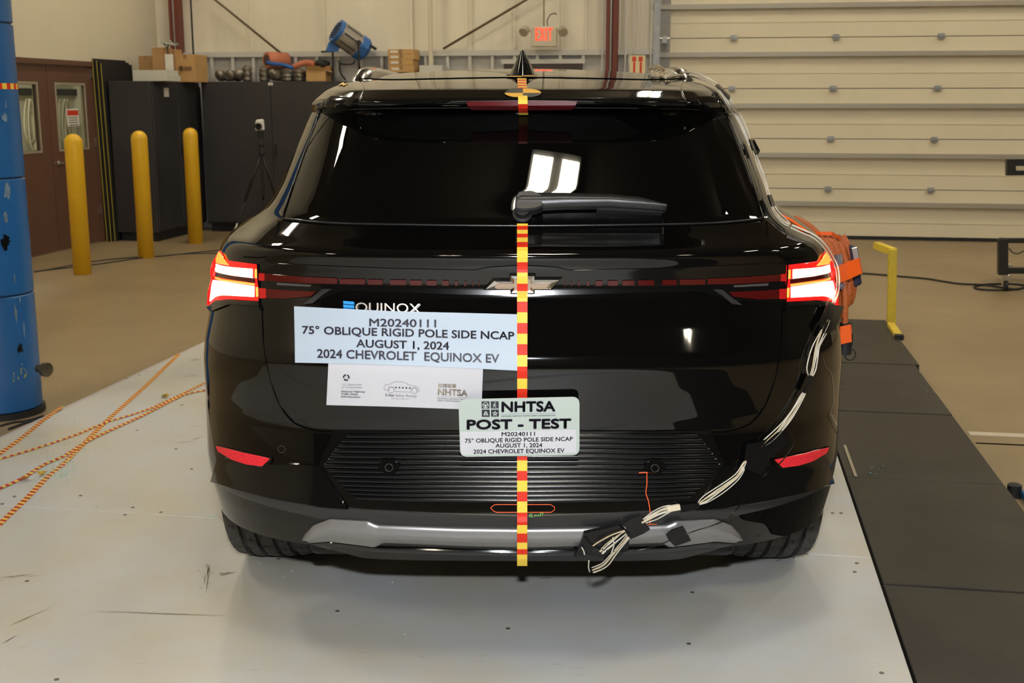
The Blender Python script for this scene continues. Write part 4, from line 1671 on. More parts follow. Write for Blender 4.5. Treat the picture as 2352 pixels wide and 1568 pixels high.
# seam between spoiler and roof
for pts, r in (([(822, 180), (900, 183), (1000, 181), (1100, 179), (1199.75, 178)], .0016),):
    q = cat(sym(pts), 4)
    P = hit(q[:, 0], q[:, 1], .001)
    MB().tube(P, r, 6).build('roof_seam', dark, car)
for s in (False, True):
    patch('spoiler_wing', glossb, [(742, 236), (762, 223), (800, 225), (822, 229)], [(704, 340), (709, 338)], Lp=[(742, 236), (722, 285), (704, 340)],
          Rp=[(822, 229), (800, 245), (765, 262), (735, 300), (709, 338)], off=.004, thick=.01, nu=14, nv=16, parent=car, mirror=s, edge=.005)
    line('spoiler_crease', glossb, [(832, 186), (836, 205), (824, 236)], .0022, car, off=.001, mirror=s)
patch('spoiler_lip', glossb, sym([(824, 236), (900, 232), (1050, 229), (1199.75, 227.5)]), sym([(826, 244), (900, 238.5), (1050, 234.5), (1199.75, 233)]),
      off=.006, thick=.02, nu=60, nv=4, parent=car, edge=.003)
patch('high_stop_lamp', redchm, [(1071, 235), (1199, 234), (1326, 234)], [(1082, 247.5), (1199, 248.5), (1314, 247.5)], off=.006, thick=.01, nu=24, nv=3, parent=car, edge=.001)

# shark fin antenna
fb_ = hit(1198, 176)[0]
m = MB()
secs = []
for t in np.linspace(0, 1, 9):
    z = fb_[2] - .006 + t * .088
    hw = .042 * (1 - t ** 1.1) + .005
    y0a, y1a = fb_[1] + .00 + .05 * t, fb_[1] + .20 - .13 * t
    ring = []
    for k in range(16):
        a = 2 * math.pi * k / 16
        ring.append((hw * math.sin(a), (y0a + y1a) / 2 - (y1a - y0a) / 2 * math.cos(a), z))
    secs.append(ring)
V2 = [p for r in secs for p in r]
F2 = [(i * 16 + k, i * 16 + (k + 1) % 16, (i + 1) * 16 + (k + 1) % 16, (i + 1) * 16 + k) for i in range(8) for k in range(16)] + [tuple(8 * 16 + k for k in range(16))]
m.add(V2, F2)
m.build('antenna_fin', glossb, car, smooth=True, auto=50)
MB().lathe(fb_ + np.array([0, .10, -.012]), [(.062, 0), (.062, .012), (.05, .02), (.02, .024)], 28).build('antenna_base', glossb, car, smooth=True)

# roof rails
railm = pbr('roof_rail', (.40, .38, .35), .22, metal=1)
for s in (-1, 1):
    P = [(s * .530, .96, 1.532), (s * .526, 1.01, 1.562), (s * .520, 1.10, 1.594), (s * .514, 1.24, 1.606), (s * .506, 1.50, 1.606), (s * .503, 1.75, 1.604), (s * .50, 2.1, 1.600), (s * .495, 2.3, 1.585), (s * .49, 2.36, 1.565)]
    C_ = cat(P, 12)
    n = len(C_)
    V2, F2 = [], []
    for i, p in enumerate(C_):
        t = i / (n - 1)
        hh = .024 + .016 * math.exp(-((t - .12) / .14) ** 2)
        for k in range(14):
            a = 2 * math.pi * k / 14
            V2.append((p[0] + .030 * math.cos(a) * (1 if math.sin(a) > 0 else 1.25), p[1], p[2] - .012 + (hh if math.sin(a) > 0 else .05) * math.sin(a) * .8))
    F2 = [(i * 14 + k, i * 14 + (k + 1) % 14, (i + 1) * 14 + (k + 1) % 14, (i + 1) * 14 + k) for i in range(n - 1) for k in range(14)]
    F2 += [tuple(range(14)), tuple((n - 1) * 14 + k for k in range(14))]
    m = MB()
    m.add(V2, F2)
    ro_ = m.build('roof_rail', railm, car, smooth=True)
q = hit([846, 861, 863, 848], [157, 156, 165, 167], .0)

# ---- rear window
patch('rear_window', glassb, sym([(735, 252), (900, 247), (1199.75, 245)]), sym([(652, 503), (760, 512.5), (950, 517), (1199.75, 519.5)]),
      Lp=[(735, 252), (703, 338), (676, 420), (652, 503)], Rp=[(1664.5, 252), (1696.5, 338), (1723.5, 420), (1747.5, 503)],
      off=.003, thick=.008, nu=70, nv=30, parent=car, edge=.0015)
sealm = pbr('window_seal', (.02, .02, .022), .25)
q = cat(sym([(650, 504), (760, 514.5), (950, 519), (1199.75, 521.5)]), 6)
MB().tube(hit(q[:, 0], q[:, 1], .004), .0028, 8).build('window_seal', sealm, car, smooth=True)
for s in (False, True):
    line('window_side_trim', glossb, [(737, 262), (704, 345), (676, 425), (650, 504)], .0035, car, off=.004, mirror=s)

# ---- liftgate
lgT = sym([(655, 512), (760, 520), (950, 525), (1199.75, 527)])
patch('liftgate', paint, lgT, sym([(735, 984), (900, 986), (1199.75, 986)]),
      Lp=[(655, 512), (636, 545), (612, 590), (603, 640), (606, 720), (609, 800), (622, 870), (645, 930), (680, 970), (735, 984)],
      Rp=[(1744.5, 512), (1763.5, 545), (1787.5, 590), (1796.5, 640), (1793.5, 720), (1790.5, 800), (1777.5, 870), (1754.5, 930), (1719.5, 970), (1664.5, 984)],
      off=.003, thick=.006, nu=110, nv=150, parent=car, edge=.002)
for s in (False, True):
    line('panel_gap', dark, [(603, 700), (606, 780), (617, 850), (640, 922), (676, 970), (728, 988), (764, 990)], .0018, car, off=.0015, mirror=s)
    line('quarter_seam', dark, [(640, 508), (636, 545), (612, 588), (560, 590), (540, 588)][:4], .0015, car, off=.001, mirror=s)

# ---- rear wiper
WS = lambda x, z: surf(0 * np.asarray(x) + .12, z)
patch('wiper_arm', satin, [(1189, 463), (1196, 457), (1300, 458), (1400, 461), (1470, 468), (1524, 483)], [(1187, 487), (1230, 487), (1300, 484), (1400, 483), (1470, 488), (1523, 493)],
      off=.034, thick=.022, nu=44, nv=6, parent=car, edge=.004, offf=lambda u, v: .008 * np.sin(np.pi * v))
patch('wiper_cap', pbr('wiper_cap', (.022, .022, .024), .4), [(1188, 466), (1194, 457), (1221, 456), (1243, 465)], [(1186, 494), (1200, 497), (1230, 494), (1244, 488)],
      off=.040, thick=.03, nu=12, nv=8, parent=car, edge=.005)
patch('wiper_blade', matteb, [(1370, 484), (1440, 488), (1520, 493)], [(1370, 489), (1440, 492), (1518, 496)], off=.020, thick=.02, nu=16, nv=2, parent=car, edge=.001)
pw = hit(1200, 494, .0)[0]
MB().lathe(pw, [(.026, -.004), (.026, .01), (.02, .014), (.018, .03)], 24, axis=(0, -.8, .6)).build('wiper_pivot', matteb, car, smooth=True, auto=35)

# ---- light bar and lamps
patch('light_bar', glossb, sym([(597, 602), (700, 607), (900, 615), (1090, 619), (1120, 612), (1199.75, 607)]), sym([(600, 694), (690, 693), (735, 688), (790, 668), (900, 671), (1050, 676), (1199.75, 679)]),
      off=.0055, thick=.006, nu=110, nv=12, parent=car, edge=.0003)
for s in (False, True):
    e = patch('light_strip', redlit2 if 0 else redoff, [(612, 627), (700, 634), (777, 637)], [(612, 643), (700, 649), (777, 650)], off=.0092, thick=.002, nu=14, nv=2, parent=car, mirror=s, edge=.0005)
    patch('light_strip', redlit2, [(600, 626), (613, 627)], [(600, 644), (613, 644)], off=.0094, thick=.002, nu=3, nv=2, parent=car, mirror=s, edge=.0005)
    xs_ = [(783, 840), (847, 880), (898, 934), (943, 970), (981, 1003), (1016, 1031), (1046, 1051), (1067.5, 1070.5), (1085, 1087), (1100, 1101.5)]
    for i, (a, b) in enumerate(xs_):
        y0 = np.interp(a, [777, 1100], [638.5, 643.5])
        y1 = np.interp(a, [777, 1100], [650.5, 655])
        patch('light_segment', redoff, [(a, y0), (b, y0 + .4)], [(a, y1), (b, y1 + .3)], off=.0092, thick=.002, nu=3, nv=1, parent=car, mirror=s, edge=.0004)
    patch('reverse_strip', greyel, [(640, 649), (720, 654)], [(642, 655), (716, 658.5)], off=.0095, thick=.002, nu=8, nv=1, parent=car, mirror=s, edge=.0004)
    patch('lower_strip', redoff, [(602, 663), (660, 667), (729, 670)], [(602, 685), (660, 687), (718, 681)], off=.0095, thick=.002, nu=10, nv=2, parent=car, mirror=s, edge=.0004)
    patch('lower_strip_glow', redlit2, [(600, 662), (616, 663)], [(600, 686), (616, 686)], off=.0098, thick=.002, nu=3, nv=2, parent=car, mirror=s, edge=.0004)
    polypatch('bar_fin', satin, [(745, 664), (765, 664), (742, 680), (722, 698), (700, 700), (722, 684)], .011, car, mirror=s)

for s, nm in ((False, 'left'), (True, 'right')):
    tl = None
    lens = patch('tail_lamp', redlit, [(507, 577), (516, 597), (535, 601), (596, 609)], [(480, 702), (500, 689), (530, 686), (597, 690)],
                 Lp=[(507, 577), (492, 603), (487, 625), (490, 640), (482, 670), (480, 702)], Rp=[(596, 609), (597, 650), (597, 690)],
                 off=.006, thick=.02, nu=26, nv=24, parent=car, mirror=s, edge=.002)
    kw = dict(parent=lens, mirror=s, edge=.001, thick=.003)
    patch('lit_block', hot, [(499, 606), (515, 611), (540, 614), (584, 617)], [(501, 623), (515, 629), (540, 632), (584, 637)], off=.0085, nu=14, nv=5, **kw)
    patch('lit_block', hot, [(494, 644), (515, 647), (540, 651), (588, 658)], [(488, 692), (500, 681), (515, 678), (588, 682)], Lp=[(494, 644), (491, 668), (488, 692)], off=.0085, nu=14, nv=7, **kw)
    patch('amber_line', hotrim, [(500, 637), (515, 642), (545, 646), (589, 652)], [(500, 640), (515, 645), (545, 649), (589, 655)], off=.0085, nu=12, nv=1, **kw)
    patch('amber_wrap', hotrim, [(508, 580), (514, 586)], [(499, 603), (531, 608)], Rp=[(514, 586), (520, 598), (531, 608)], off=.0085, nu=5, nv=5, **kw)
    patch('amber_end', hotrim, [(591, 617), (594.5, 617)], [(591, 637), (594.5, 638)], off=.009, nu=1, nv=2, **kw)
    patch('amber_end', hotrim, [(593, 660), (597, 660)], [(594, 682), (597.5, 682)], off=.009, nu=1, nv=2, **kw)
    patch('dark_divider', redoff, [(502, 626), (540, 634), (590, 639)], [(502, 636), (540, 643), (590, 650)], off=.0088, nu=12, nv=2, **kw)
    line('lamp_gap', dark, [(597, 606), (598, 640), (600, 660), (601, 700), (604, 712)], .0022, car, off=.008, mirror=s)
    polypatch('lamp_sill', glossb, [(478, 706), (500, 690), (530, 688), (597, 692), (597, 703), (530, 700), (505, 703), (486, 716)], .005, car, mirror=s)

# ---- emblem
E4 = lambda pts: [(1060 + x / 8.4, 560 + y / 8.4) for x, y in pts]


def extrude_px(name, outer, mat, off0, off1, parent, inner=None, inner_off=None, y_round=None):
    """raised badge: outline ring from off0 rising to inner outline at off1"""
    O = np.array(outer)
    I = np.array(inner)
    n = len(O)
    a = hit(O[:, 0], O[:, 1], off0)
    mid = O * .72 + I * .28
    b = hit(mid[:, 0], mid[:, 1], off1)
    c = hit(I[:, 0], I[:, 1], inner_off)
    m = MB()
    V = np.vstack([a, b, c])
    F_ = []
    for k in range(n):
        k2 = (k + 1) % n
        F_.append((k, k2, n + k2, n + k)[::-1])
        F_.append((n + k, n + k2, 2 * n + k2, 2 * n + k)[::-1])
    m.add(V, F_)
    return m.build(name, mat, parent)


outer = E4([(410, 890), (610, 645), (925, 645), (925, 550), (1430, 550), (1430, 622), (1955, 622), (1750, 890), (1415, 890), (1415, 972), (940, 972), (940, 890)])
inner = E4([(640, 830), (715, 730), (1015, 730), (1015, 648), (1335, 648), (1335, 730), (1710, 730), (1640, 830), (1335, 830), (1335, 900), (1015, 900), (1015, 830)])
em = extrude_px('emblem', outer, chrome, .007, .019, car, inner, .014)
I = np.array(inner)
m = MB()
mi = np.array([I[i] for i in range(12)])
for quad in ((0, 1, 2, 11), (3, 4, 9, 10), (5, 6, 7, 8)):
    q = mi[list(quad)]
    m.add(hit(q[:, 0], q[:, 1], .0145), [(0, 1, 2, 3)])
q = np.array([mi[2], mi[5], mi[8], mi[11]])
m.add(hit(q[:, 0], q[:, 1], .0145), [(0, 1, 2, 3)])
m.build('emblem_fill', goldm, em)
# ---- EQUINOX badge
m = MB()
bd = thing('_tmp', None, None, (0, 0, 0))
bpy.data.objects.remove(bd)
eb = patch('badge_bar', bluee, [(791, 692.5), (815, 694.5)], [(791.5, 698.5), (815, 700.5)], off=.010, thick=.006, nu=3, nv=1, parent=car, edge=.0008)
patch('badge_bar', bluee, [(791, 701), (815, 703)], [(791.5, 706.5), (815, 708.5)], off=.010, thick=.006, nu=3, nv=1, parent=car, edge=.0008)
patch('badge_bar', bluee, [(791.5, 709), (815, 711)], [(791.5, 714.5), (815, 716.5)], off=.010, thick=.006, nu=3, nv=1, parent=car, edge=.0008)


def raised_text(name, s_, x0, x1, yb0, yb1, cap, off, depth, mat, parent, bold=0.0):
    V, Fc2 = text_mesh(s_, bold)
    a, b = V[:, 0].min(), V[:, 0].max()
    t = (V[:, 0] - a) / (b - a)
    k = V[:, 1] / CAPH
    px = x0 + t * (x1 - x0)
    py = yb0 + t * (yb1 - yb0) - k * cap
    f = hit(px, py, off)
    bk = hit(px, py, off - depth)
    n = len(f)
    cnt = {}
    for fc in Fc2:
        for i in range(len(fc)):
            e_ = (fc[i], fc[(i + 1) % len(fc)])
            cnt[e_] = 1
    m = MB()
    Fs = list(Fc2)
    for (i, j) in cnt:
        if (j, i) not in cnt:
            Fs.append((i, n + i, n + j, j))
    m.add(np.vstack([f, bk]), Fs)
    return m.build(name, mat, parent)


raised_text('badge_lettering', 'QUINOX', 819, 966.5, 717, 720, 21, .010, .005, pbr('badge_silver', (.80, .75, .68), .34, metal=.8), car, bold=.0)

# ---- bumper
fr_T = sym([(768, 989), (900, 990), (1199.75, 990)])
patch('panel_frame', glossb, fr_T, sym([(806, 1166), (950, 1176), (1199.75, 1181)]), Lp=[(768, 989), (752, 1028), (735, 1066), (768, 1112), (806, 1166)],
      Rp=[(1631.5, 989), (1647.5, 1028), (1664.5, 1066), (1631.5, 1112), (1593.5, 1166)], off=.003, thick=.01, nu=80, nv=36, parent=car, edge=.003)
NR = 14
patch('ribbed_panel', ribm, sym([(802, 994), (950, 995), (1199.75, 995)]), sym([(822, 1146), (950, 1151), (1199.75, 1154)]), Lp=[(802, 994), (772, 1030), (745, 1068), (785, 1112), (822, 1146)],
      Rp=[(1597.5, 994), (1627.5, 1030), (1654.5, 1068), (1614.5, 1112), (1577.5, 1146)], off=.0055, thick=.006, nu=90, nv=NR * 6, parent=car, edge=.001,
      offf=lambda u, v: .0035 * np.power(np.abs(np.sin(np.pi * v * NR)), .6))
for s in (False, True):
    cx, cy = 895.5, 1071.5
    o8 = [(cx - 26, cy - 2), (cx - 14, cy - 17), (cx + 10, cy - 18), (cx + 26, cy - 4), (cx + 12, cy + 16), (cx - 8, cy + 17)]
    sp = polypatch('sensor_mount', glossb, o8, .0125, car, mirror=s, thick=.008)
    th = np.linspace(0, 2 * math.pi, 25)
    for (qx, qy, r, of) in ((cx, cy, 8.5, .0135), (648, 1031, 8, .002)):
        P = hit(qx + r * np.cos(th), qy + r * np.sin(th), of)
        if s:
            P = P * [-1, 1, 1]
        MB().tube(P, .0008, 5).build('parking_sensor_ring', pbr('ring%d%d' % (qx, s), (.06, .06, .065), .3), car, smooth=True)
    # corner crease pieces
    patch('bumper_corner', glossb, [(503, 1042), (560, 1058), (625, 1066), (690, 1066), (733, 1070)], [(494, 1103), (560, 1124), (640, 1144), (740, 1161), (800, 1166)],
          off=.004, thick=.01, nu=34, nv=12, parent=car, mirror=s, edge=.004, offf=lambda u, v: .010 * v ** 1.5)
    polypatch('reflector_housing', glossb, [(499, 1021), (560, 1036), (629, 1051), (622, 1066), (604, 1074), (520, 1052), (503, 1036)], .007, car, mirror=s)
    rf_ = patch('reflector', redrefl, [(503, 1024), (560, 1038), (624, 1052)], [(508, 1036), (540, 1055), (572, 1065), (606, 1069)], off=.0095, thick=.004, nu=16, nv=5, parent=car, mirror=s, edge=.001)
patch('lower_bumper', satin, sym([(492, 1100), (560, 1122), (640, 1143), (740, 1160), (830, 1169), (1000, 1178), (1199.75, 1183)]),
      sym([(510, 1148), (560, 1188), (618, 1214), (700, 1240), (770, 1268), (1000, 1283), (1199.75, 1287)]), off=.006, thick=.03, nu=110, nv=20, parent=car, edge=.003,
      offf=lambda u, v: -.018 * v)
sk_top = sym([(702, 1228), (722, 1206), (760, 1192), (846, 1197), (866, 1206), (1050, 1213), (1199.75, 1215)])
sk = patch('skid_plate', silver, [(700, 1233)] + sk_top + [(1699.5, 1233)], [(700, 1234)] + sym([(712, 1245), (760, 1241), (862, 1254), (880, 1244), (1050, 1251), (1199.75, 1255)]) + [(1699.5, 1234)],
           Lp=[(700, 1233), (700, 1234)], Rp=[(1699.5, 1233), (1699.5, 1234)], off=.008, thick=.012, nu=150, nv=10, parent=car, edge=.003,
           offf=lambda u, v: .007 * np.clip(v / .3, 0, 1) - .010 * np.clip((v - .55) / .45, 0, 1))
patch('skid_lower_lip', glossb, sym([(714, 1246), (760, 1243), (866, 1256), (1050, 1262), (1199.75, 1266)]), sym([(756, 1266), (860, 1278), (1050, 1286), (1199.75, 1288)]),
      off=.006, thick=.03, nu=90, nv=6, parent=car, edge=.003, offf=lambda u, v: -.012 * v)

# orange and green marker drawing
om = [(1127, 1165), (1133, 1160), (1137, 1157.5), (1265, 1157.5), (1273, 1163), (1274, 1169), (1266, 1175), (1140, 1175), (1132, 1171), (1127, 1165)]
m = MB()
P = np.array(om, float)
m.tube(hit(P[:, 0], P[:, 1], .005), .0011, 5)
m.build('marker_outline', orangemark, car)
m = MB()
q = cat([(1484, 1085), (1484, 1110), (1482, 1130), (1488, 1150), (1492, 1180), (1491, 1199)], 5)
m.tube(hit(q[:, 0], q[:, 1], .012), .0013, 5)
q = np.array([(1466, 1084), (1480, 1083), (1498, 1084)], float)
m.tube(hit(q[:, 0], q[:, 1], .011), .0016, 5)
q = np.array([(1481, 1200), (1492, 1199), (1507, 1199)], float)
m.tube(hit(q[:, 0], q[:, 1], .010), .001, 5)
m.build('marker_line', orangemark, car)
m = MB()
for path in ([(1217, 1184), (1217, 1178), (1221, 1177), (1222, 1180), (1218, 1181), (1224, 1184)], [(1228, 1183), (1230, 1178), (1233, 1182), (1236, 1178), (1237, 1182)], [(1241, 1182), (1241, 1176), (1247, 1176), (1246, 1180), (1242, 1180)]):
    P = np.array(path, float)
    m.tube(hit(P[:, 0], P[:, 1], .009), .0008, 5)
m.build('green_marker_letters', greenmark, car)

# ================================================================ ON THE CAR
# centre tape, in three lengths


def vtape(bands, x0, x1, off, label, taper_x=None, nrow=3):
    m = MB()
    for y0, y1, c in bands:
        yy = np.linspace(y0, y1, nrow + 1)
        for k in range(nrow):
            V = []
            for y in (yy[k], yy[k + 1]):
                xx = np.linspace(x0(y), x1(y), 4)
                V.append(hit(xx, np.full(4, y), off(y)))
            V = np.vstack(V)
            m.add(V, [(j, j + 4, j + 5, j + 1) for j in range(3)], c)
    o = m.build('centreline_tape', [tapey, taper])
    return tag(o, label, 'tape', 'striped tape on the car centreline')


ys2 = [527, 536, 545, 554, 564.5, 576, 597, 621, 645.5, 669, 694, 718.5, 743, 768, 792, 816.5, 841, 865, 888.6, 913]
b1_ = [(521.5, 527, 0)] + [(ys2[i], ys2[i + 1], (i + 1) % 2) for i in range(len(ys2) - 1)] + [(913, 920, 0)]


def toff(y):
    return .011 + .010 * math.exp(-((y - 647) / 32) ** 4)


vtape(b1_, lambda y: 1187.5 + .5 * (y - 520) / 400, lambda y: 1212.3 - 1.5 * (y - 520) / 400, toff, 'red and yellow striped tape down the middle of the liftgate')
ys3 = [1040, 1055, 1079, 1101, 1126, 1149, 1174, 1195, 1213.6, 1233, 1248, 1260, 1282]
vtape([(ys3[i], ys3[i + 1], (i + 1) % 2) for i in range(len(ys3) - 1)], lambda y: 1187.8, lambda y: 1211, lambda y: .014 + (.008 if y > 1185 else 0), 'red and yellow striped tape on the bumper below the sign')
ya = np.linspace(181.5, 206, 9)
vtape([(ya[i], ya[i + 1], i % 2) for i in range(8)] + [(206, 228, 0), (228, 237, 0), (237, 252, 1), (252, 257, 0)], lambda y: 1188 + (y - 181) / 25, lambda y: 1209 + (y - 181) / 20,
      lambda y: .0025 if y < 226 else .0085, 'striped tape on the roof spoiler behind the antenna')


def rondel(cx, cy, rx, ry, off, label):
    m = MB()
    n = 10
    for qd in range(4):
        ang = np.linspace(qd * math.pi / 2, (qd + 1) * math.pi / 2, n + 1)
        V2 = [(cx, cy)]
        for k in (.5, 1):
            for a in ang:
                V2.append((cx + rx * k * math.cos(a), cy - ry * k * math.sin(a)))
        V2 = np.array(V2)
        P = hit(V2[:, 0], V2[:, 1], off)
        F_ = [(0, 1 + i, 2 + i) for i in range(n)] + [(1 + i, n + 2 + i, n + 3 + i, 2 + i) for i in range(n)]
        m.add(P, F_, qd % 2)
    return tag(m.build('target_sticker', [targy, targb]), label, 'sticker')


rondel(1201, 217, 42, 10.5, .0045, 'round black and yellow quartered target on the spoiler top')
rondel(1199, 177.5, 36, 2.2, .004, 'flat black and yellow quartered target at the antenna foot')
# orange squares on the left rail
pq = [(847, 157), (860, 155), (862, 165), (849, 168)]
V2 = []
for s_ in (0,):
    P = np.array([CAM + ray(x, y) * ((1.17 - CAM[1]) / ray(x, y)[1]) for x, y in pq])
    m = MB()
    m.hexa(list(P + [0, .0, 0]) + list(P + [0, .02, 0]))
    tag(m.build('orange_marker_square', pbr('fluo_red', (1, .12, .05), .5), bevel=.001), 'small fluorescent red square marker on the left roof rail', 'sticker')
# small yellow scraps on the left roof edge
o = polypatch('yellow_scrap', targy, [(778, 197), (790, 190), (792, 194), (800, 192), (789, 199), (788, 196)], .003, thick=.001)
tag(o, 'small crumpled yellow tape scrap on the left roof edge', 'tape')

# ---- paper sheets
off_b = .0095


def sheet(name, T_, B_, mat, off, label, sf=None, thick=.0006, cat_='paper', nu=24, nv=8):
    p = patch(name, mat, T_, B_, off=off, thick=thick, nu=nu, nv=nv, sf=sf, edge=.0002)
    return tag(p, label, cat_)


ws = sheet('logo_sheet', [(757, 826), (1110, 832)], [(752, 927), (900, 930.5), (1106, 938)], sheetwhite, .0075, 'white paper strip with agency logos under the pale blue sheet')
bs = sheet('test_label_sheet', [(680.5, 705), (760, 709), (900, 716), (1187.5, 723)], [(682.5, 832), (900, 837.5), (1188, 848)], sheetblue, .0110, 'pale blue paper sheet with large test details on the liftgate')


def reparent(o, parent):
    """make o (built in world space) a part of parent"""
    d = OFF[o.name] - OFF[parent.name]
    for v in o.data.vertices:
        v.co += Vector(d)
    o.parent = parent
    o.location = (0, 0, 0)
    OFF[o.name] = OFF[parent.name]


pb = proj(.0124)
m = MB()
put_text(m, 'M20240111', 850.5, 1003, 751.3, 754, 18.5, pb, .035)
put_text(m, '75° OBLIQUE RIGID POLE SIDE NCAP', 699, 1181.5, 768.7, 782.3, 18.5, pb, .035)
put_text(m, 'AUGUST 1, 2024', 821, 1032.5, 799.5, 805.5, 18.5, pb, .035)
put_text(m, '2024 CHEVROLET  EQUINOX EV', 732.5, 1147, 821.8, 833.2, 18.5, pb, .035)
m.build('lettering', ink, bs)

pw_ = proj(.0088)
Wp = lambda x, y: (750 + x / 6.533, 840 + y / 6.533)
m = MB()


def wt(s_, x0, x1, y0, y1, cap, bold=0.0, mb=None, slant=0.0, pj_=None):
    (a, ya_), (b, yb_) = Wp(x0, y0), Wp(x1, y1)
    put_text(mb or m, s_, a, b, ya_, yb_, cap / 6.533, pj_ or pw_, bold, slant)


wt('U.S. Department', 247, 543, 272, 274, 28, -.004)
wt('of Transportation', 243, 550, 311, 315, 28, -.004)
wt('5-Star', 890, 1030, 430, 437, 34, .03)
wt('Safety Ratings', 1045, 1362, 438, 446, 36)
wt('More Stars. Safer Cars.', 978, 1242, 475, 483, 18, 0, slant=.6)
m.build('grey_lettering', inkgrey, ws)
m = MB()
wt('National Highway', 237, 592, 373, 380, 27, .025)
wt('Traffic Safety', 233, 483, 411, 417, 27, .025)
wt('Administration', 228, 517, 451, 458, 27, .025)
m.build('bold_lettering', ink, ws)
m = MB()
wt('NATIONAL HIGHWAY TRAFFIC', 1668, 2120, 473, 492, 16, .02)
wt('SAFETY ADMINISTRATION', 1668, 2070, 504, 520, 16, .02)
m.build('small_lettering', ink, ws)
m = MB()
# triskelion roundel
cx, cy = 310, 155


def poly(mb, pts, pj_=pw_, mi=0):
    P = np.array(pts, float)
    mb.add(pj_(P[:, 0], P[:, 1]), [tuple(range(len(P)))], mi)


for k in range(3):
    a0 = 2 * math.pi * k / 3 - math.pi / 2 + .25
    o_ = [(cx + 51 * math.cos(a), cy + 51 * math.sin(a)) for a in np.linspace(a0, a0 + 1.85, 14)]
    i_ = []
    for t in np.linspace(0, 1, 12):
        a = a0 + 1.85 - t * 1.75
        r = 8 + 30 * abs(math.sin(t * 2.2 + .1)) * (1 - .35 * t)
        i_.append((cx + r * math.cos(a), cy + r * math.sin(a)))
    pts = o_ + i_
    # fan about the outer arc
    for q_ in range(11):
        a_, b_ = o_[q_ + 1], o_[q_ + 2] if q_ + 2 < 14 else o_[13]
        c_, d_ = i_[min(11, 11 - q_)], i_[max(0, 10 - q_)]
        poly(m, [Wp(*a_), Wp(*b_), Wp(*d_), Wp(*c_)])
m.build('roundel', ink, ws)
for k in range(5):
    m = MB()
    cx2, cy2 = 1050 + 51.5 * k, 303 + 2 * k
    S_ = []
    for j in range(10):
        r = 20 if j % 2 == 0 else 8.5
        a = -math.pi / 2 + j * math.pi / 5
        S_.append(Wp(cx2 + r * math.cos(a), cy2 + r * math.sin(a)))
    c0 = Wp(cx2, cy2)
    for j in range(10):
        poly(m, [c0, S_[j], S_[(j + 1) % 10]])
    m.build('star', ink, ws)


def stroke(mb, pts, w_, pj_=pw_, closed=False):
    P = np.array(pts, float)
    T_ = np.gradient(P, axis=0)
    T_ /= np.linalg.norm(T_, axis=1)[:, None] + 1e-9
    N_ = np.stack([-T_[:, 1], T_[:, 0]], -1) * w_ / 2
    A = pj_((P + N_)[:, 0], (P + N_)[:, 1])
    B = pj_((P - N_)[:, 0], (P - N_)[:, 1])
    n = len(P)
    mb.add(np.vstack([A, B]), [(i, i + 1, n + i + 1, n + i) for i in range(n - 1)])


m = MB()
cl_ = cat([(935, 350), (885, 338), (870, 315), (878, 285), (893, 263), (930, 262), (975, 245), (1020, 224), (1090, 215), (1160, 222), (1200, 240), (1245, 265), (1300, 275), (1350, 288), (1385, 308), (1396, 340), (1390, 362), (1365, 370)], 6)
stroke(m, [Wp(*p) for p in cl_], .75)
stroke(m, [Wp(1025, 362), Wp(1150, 368), Wp(1275, 371)], .75)
for wx, wy_ in ((980, 340), (1322, 352)):
    th = np.linspace(0, 2 * math.pi, 28)
    stroke(m, [Wp(wx + 43 * math.cos(a), wy_ + 43 * math.sin(a)) for a in th], .8)
    th = np.linspace(math.pi * .98, 2.02 * math.pi, 20)
    stroke(m, [Wp(wx + 46 * math.cos(a), wy_ + 46 * math.sin(a)) for a in th], 1.1)
m.build('car_drawing', inkgrey, ws)
m = MB()
wt('NHTSA', 1674, 2120, 416, 436, 98, .05)
for k in range(4):
    x = 1682 + 69 * k
    yy = 246 + k * 1.5
    poly(m, [Wp(x, yy), Wp(x, yy + 55), Wp(x + 58, yy + 57), Wp(x + 58, yy + 2)])
stroke(m, [Wp(1672, 435), Wp(1900, 445), Wp(2120, 456)], .5)
m.build('foil_lettering', inkfoil, ws)
m = MB()
pw2 = proj(.0091)
th = np.linspace(0, 2 * math.pi, 20)
stroke(m, [Wp(1711 + 20 * math.cos(a), 274 + 20 * math.sin(a)) for a in th], .7, pw2)
stroke(m, [Wp(1693, 272), Wp(1729, 273)], .9, pw2)
stroke(m, [Wp(1782, 258), Wp(1778, 275), Wp(1768, 295)], .9, pw2)
stroke(m, [Wp(1778, 276), Wp(1792, 296)], .8, pw2)
stroke(m, [Wp(1842, 258), Wp(1832, 295)], .9, pw2)
stroke(m, [Wp(1856, 258), Wp(1866, 296)], .9, pw2)
m.build('icon_strokes', sheetwhite, ws)

# ---- post-test magnet plate


def rr_px(c, rad=16, n=6):
    """rounded rectangle polyline from four pixel corners TL TR BR BL"""
    c = [np.array(p, float) for p in c]
    out = []
    for i in range(4):
        p0, p1, p2 = c[i - 1], c[i], c[(i + 1) % 4]
        a = p1 + (p0 - p1) / np.linalg.norm(p0 - p1) * rad
        b = p1 + (p2 - p1) / np.linalg.norm(p2 - p1) * rad
        for t in np.linspace(0, 1, n):
            out.append((1 - t) ** 2 * a + 2 * t * (1 - t) * p1 + t * t * b)
    return out


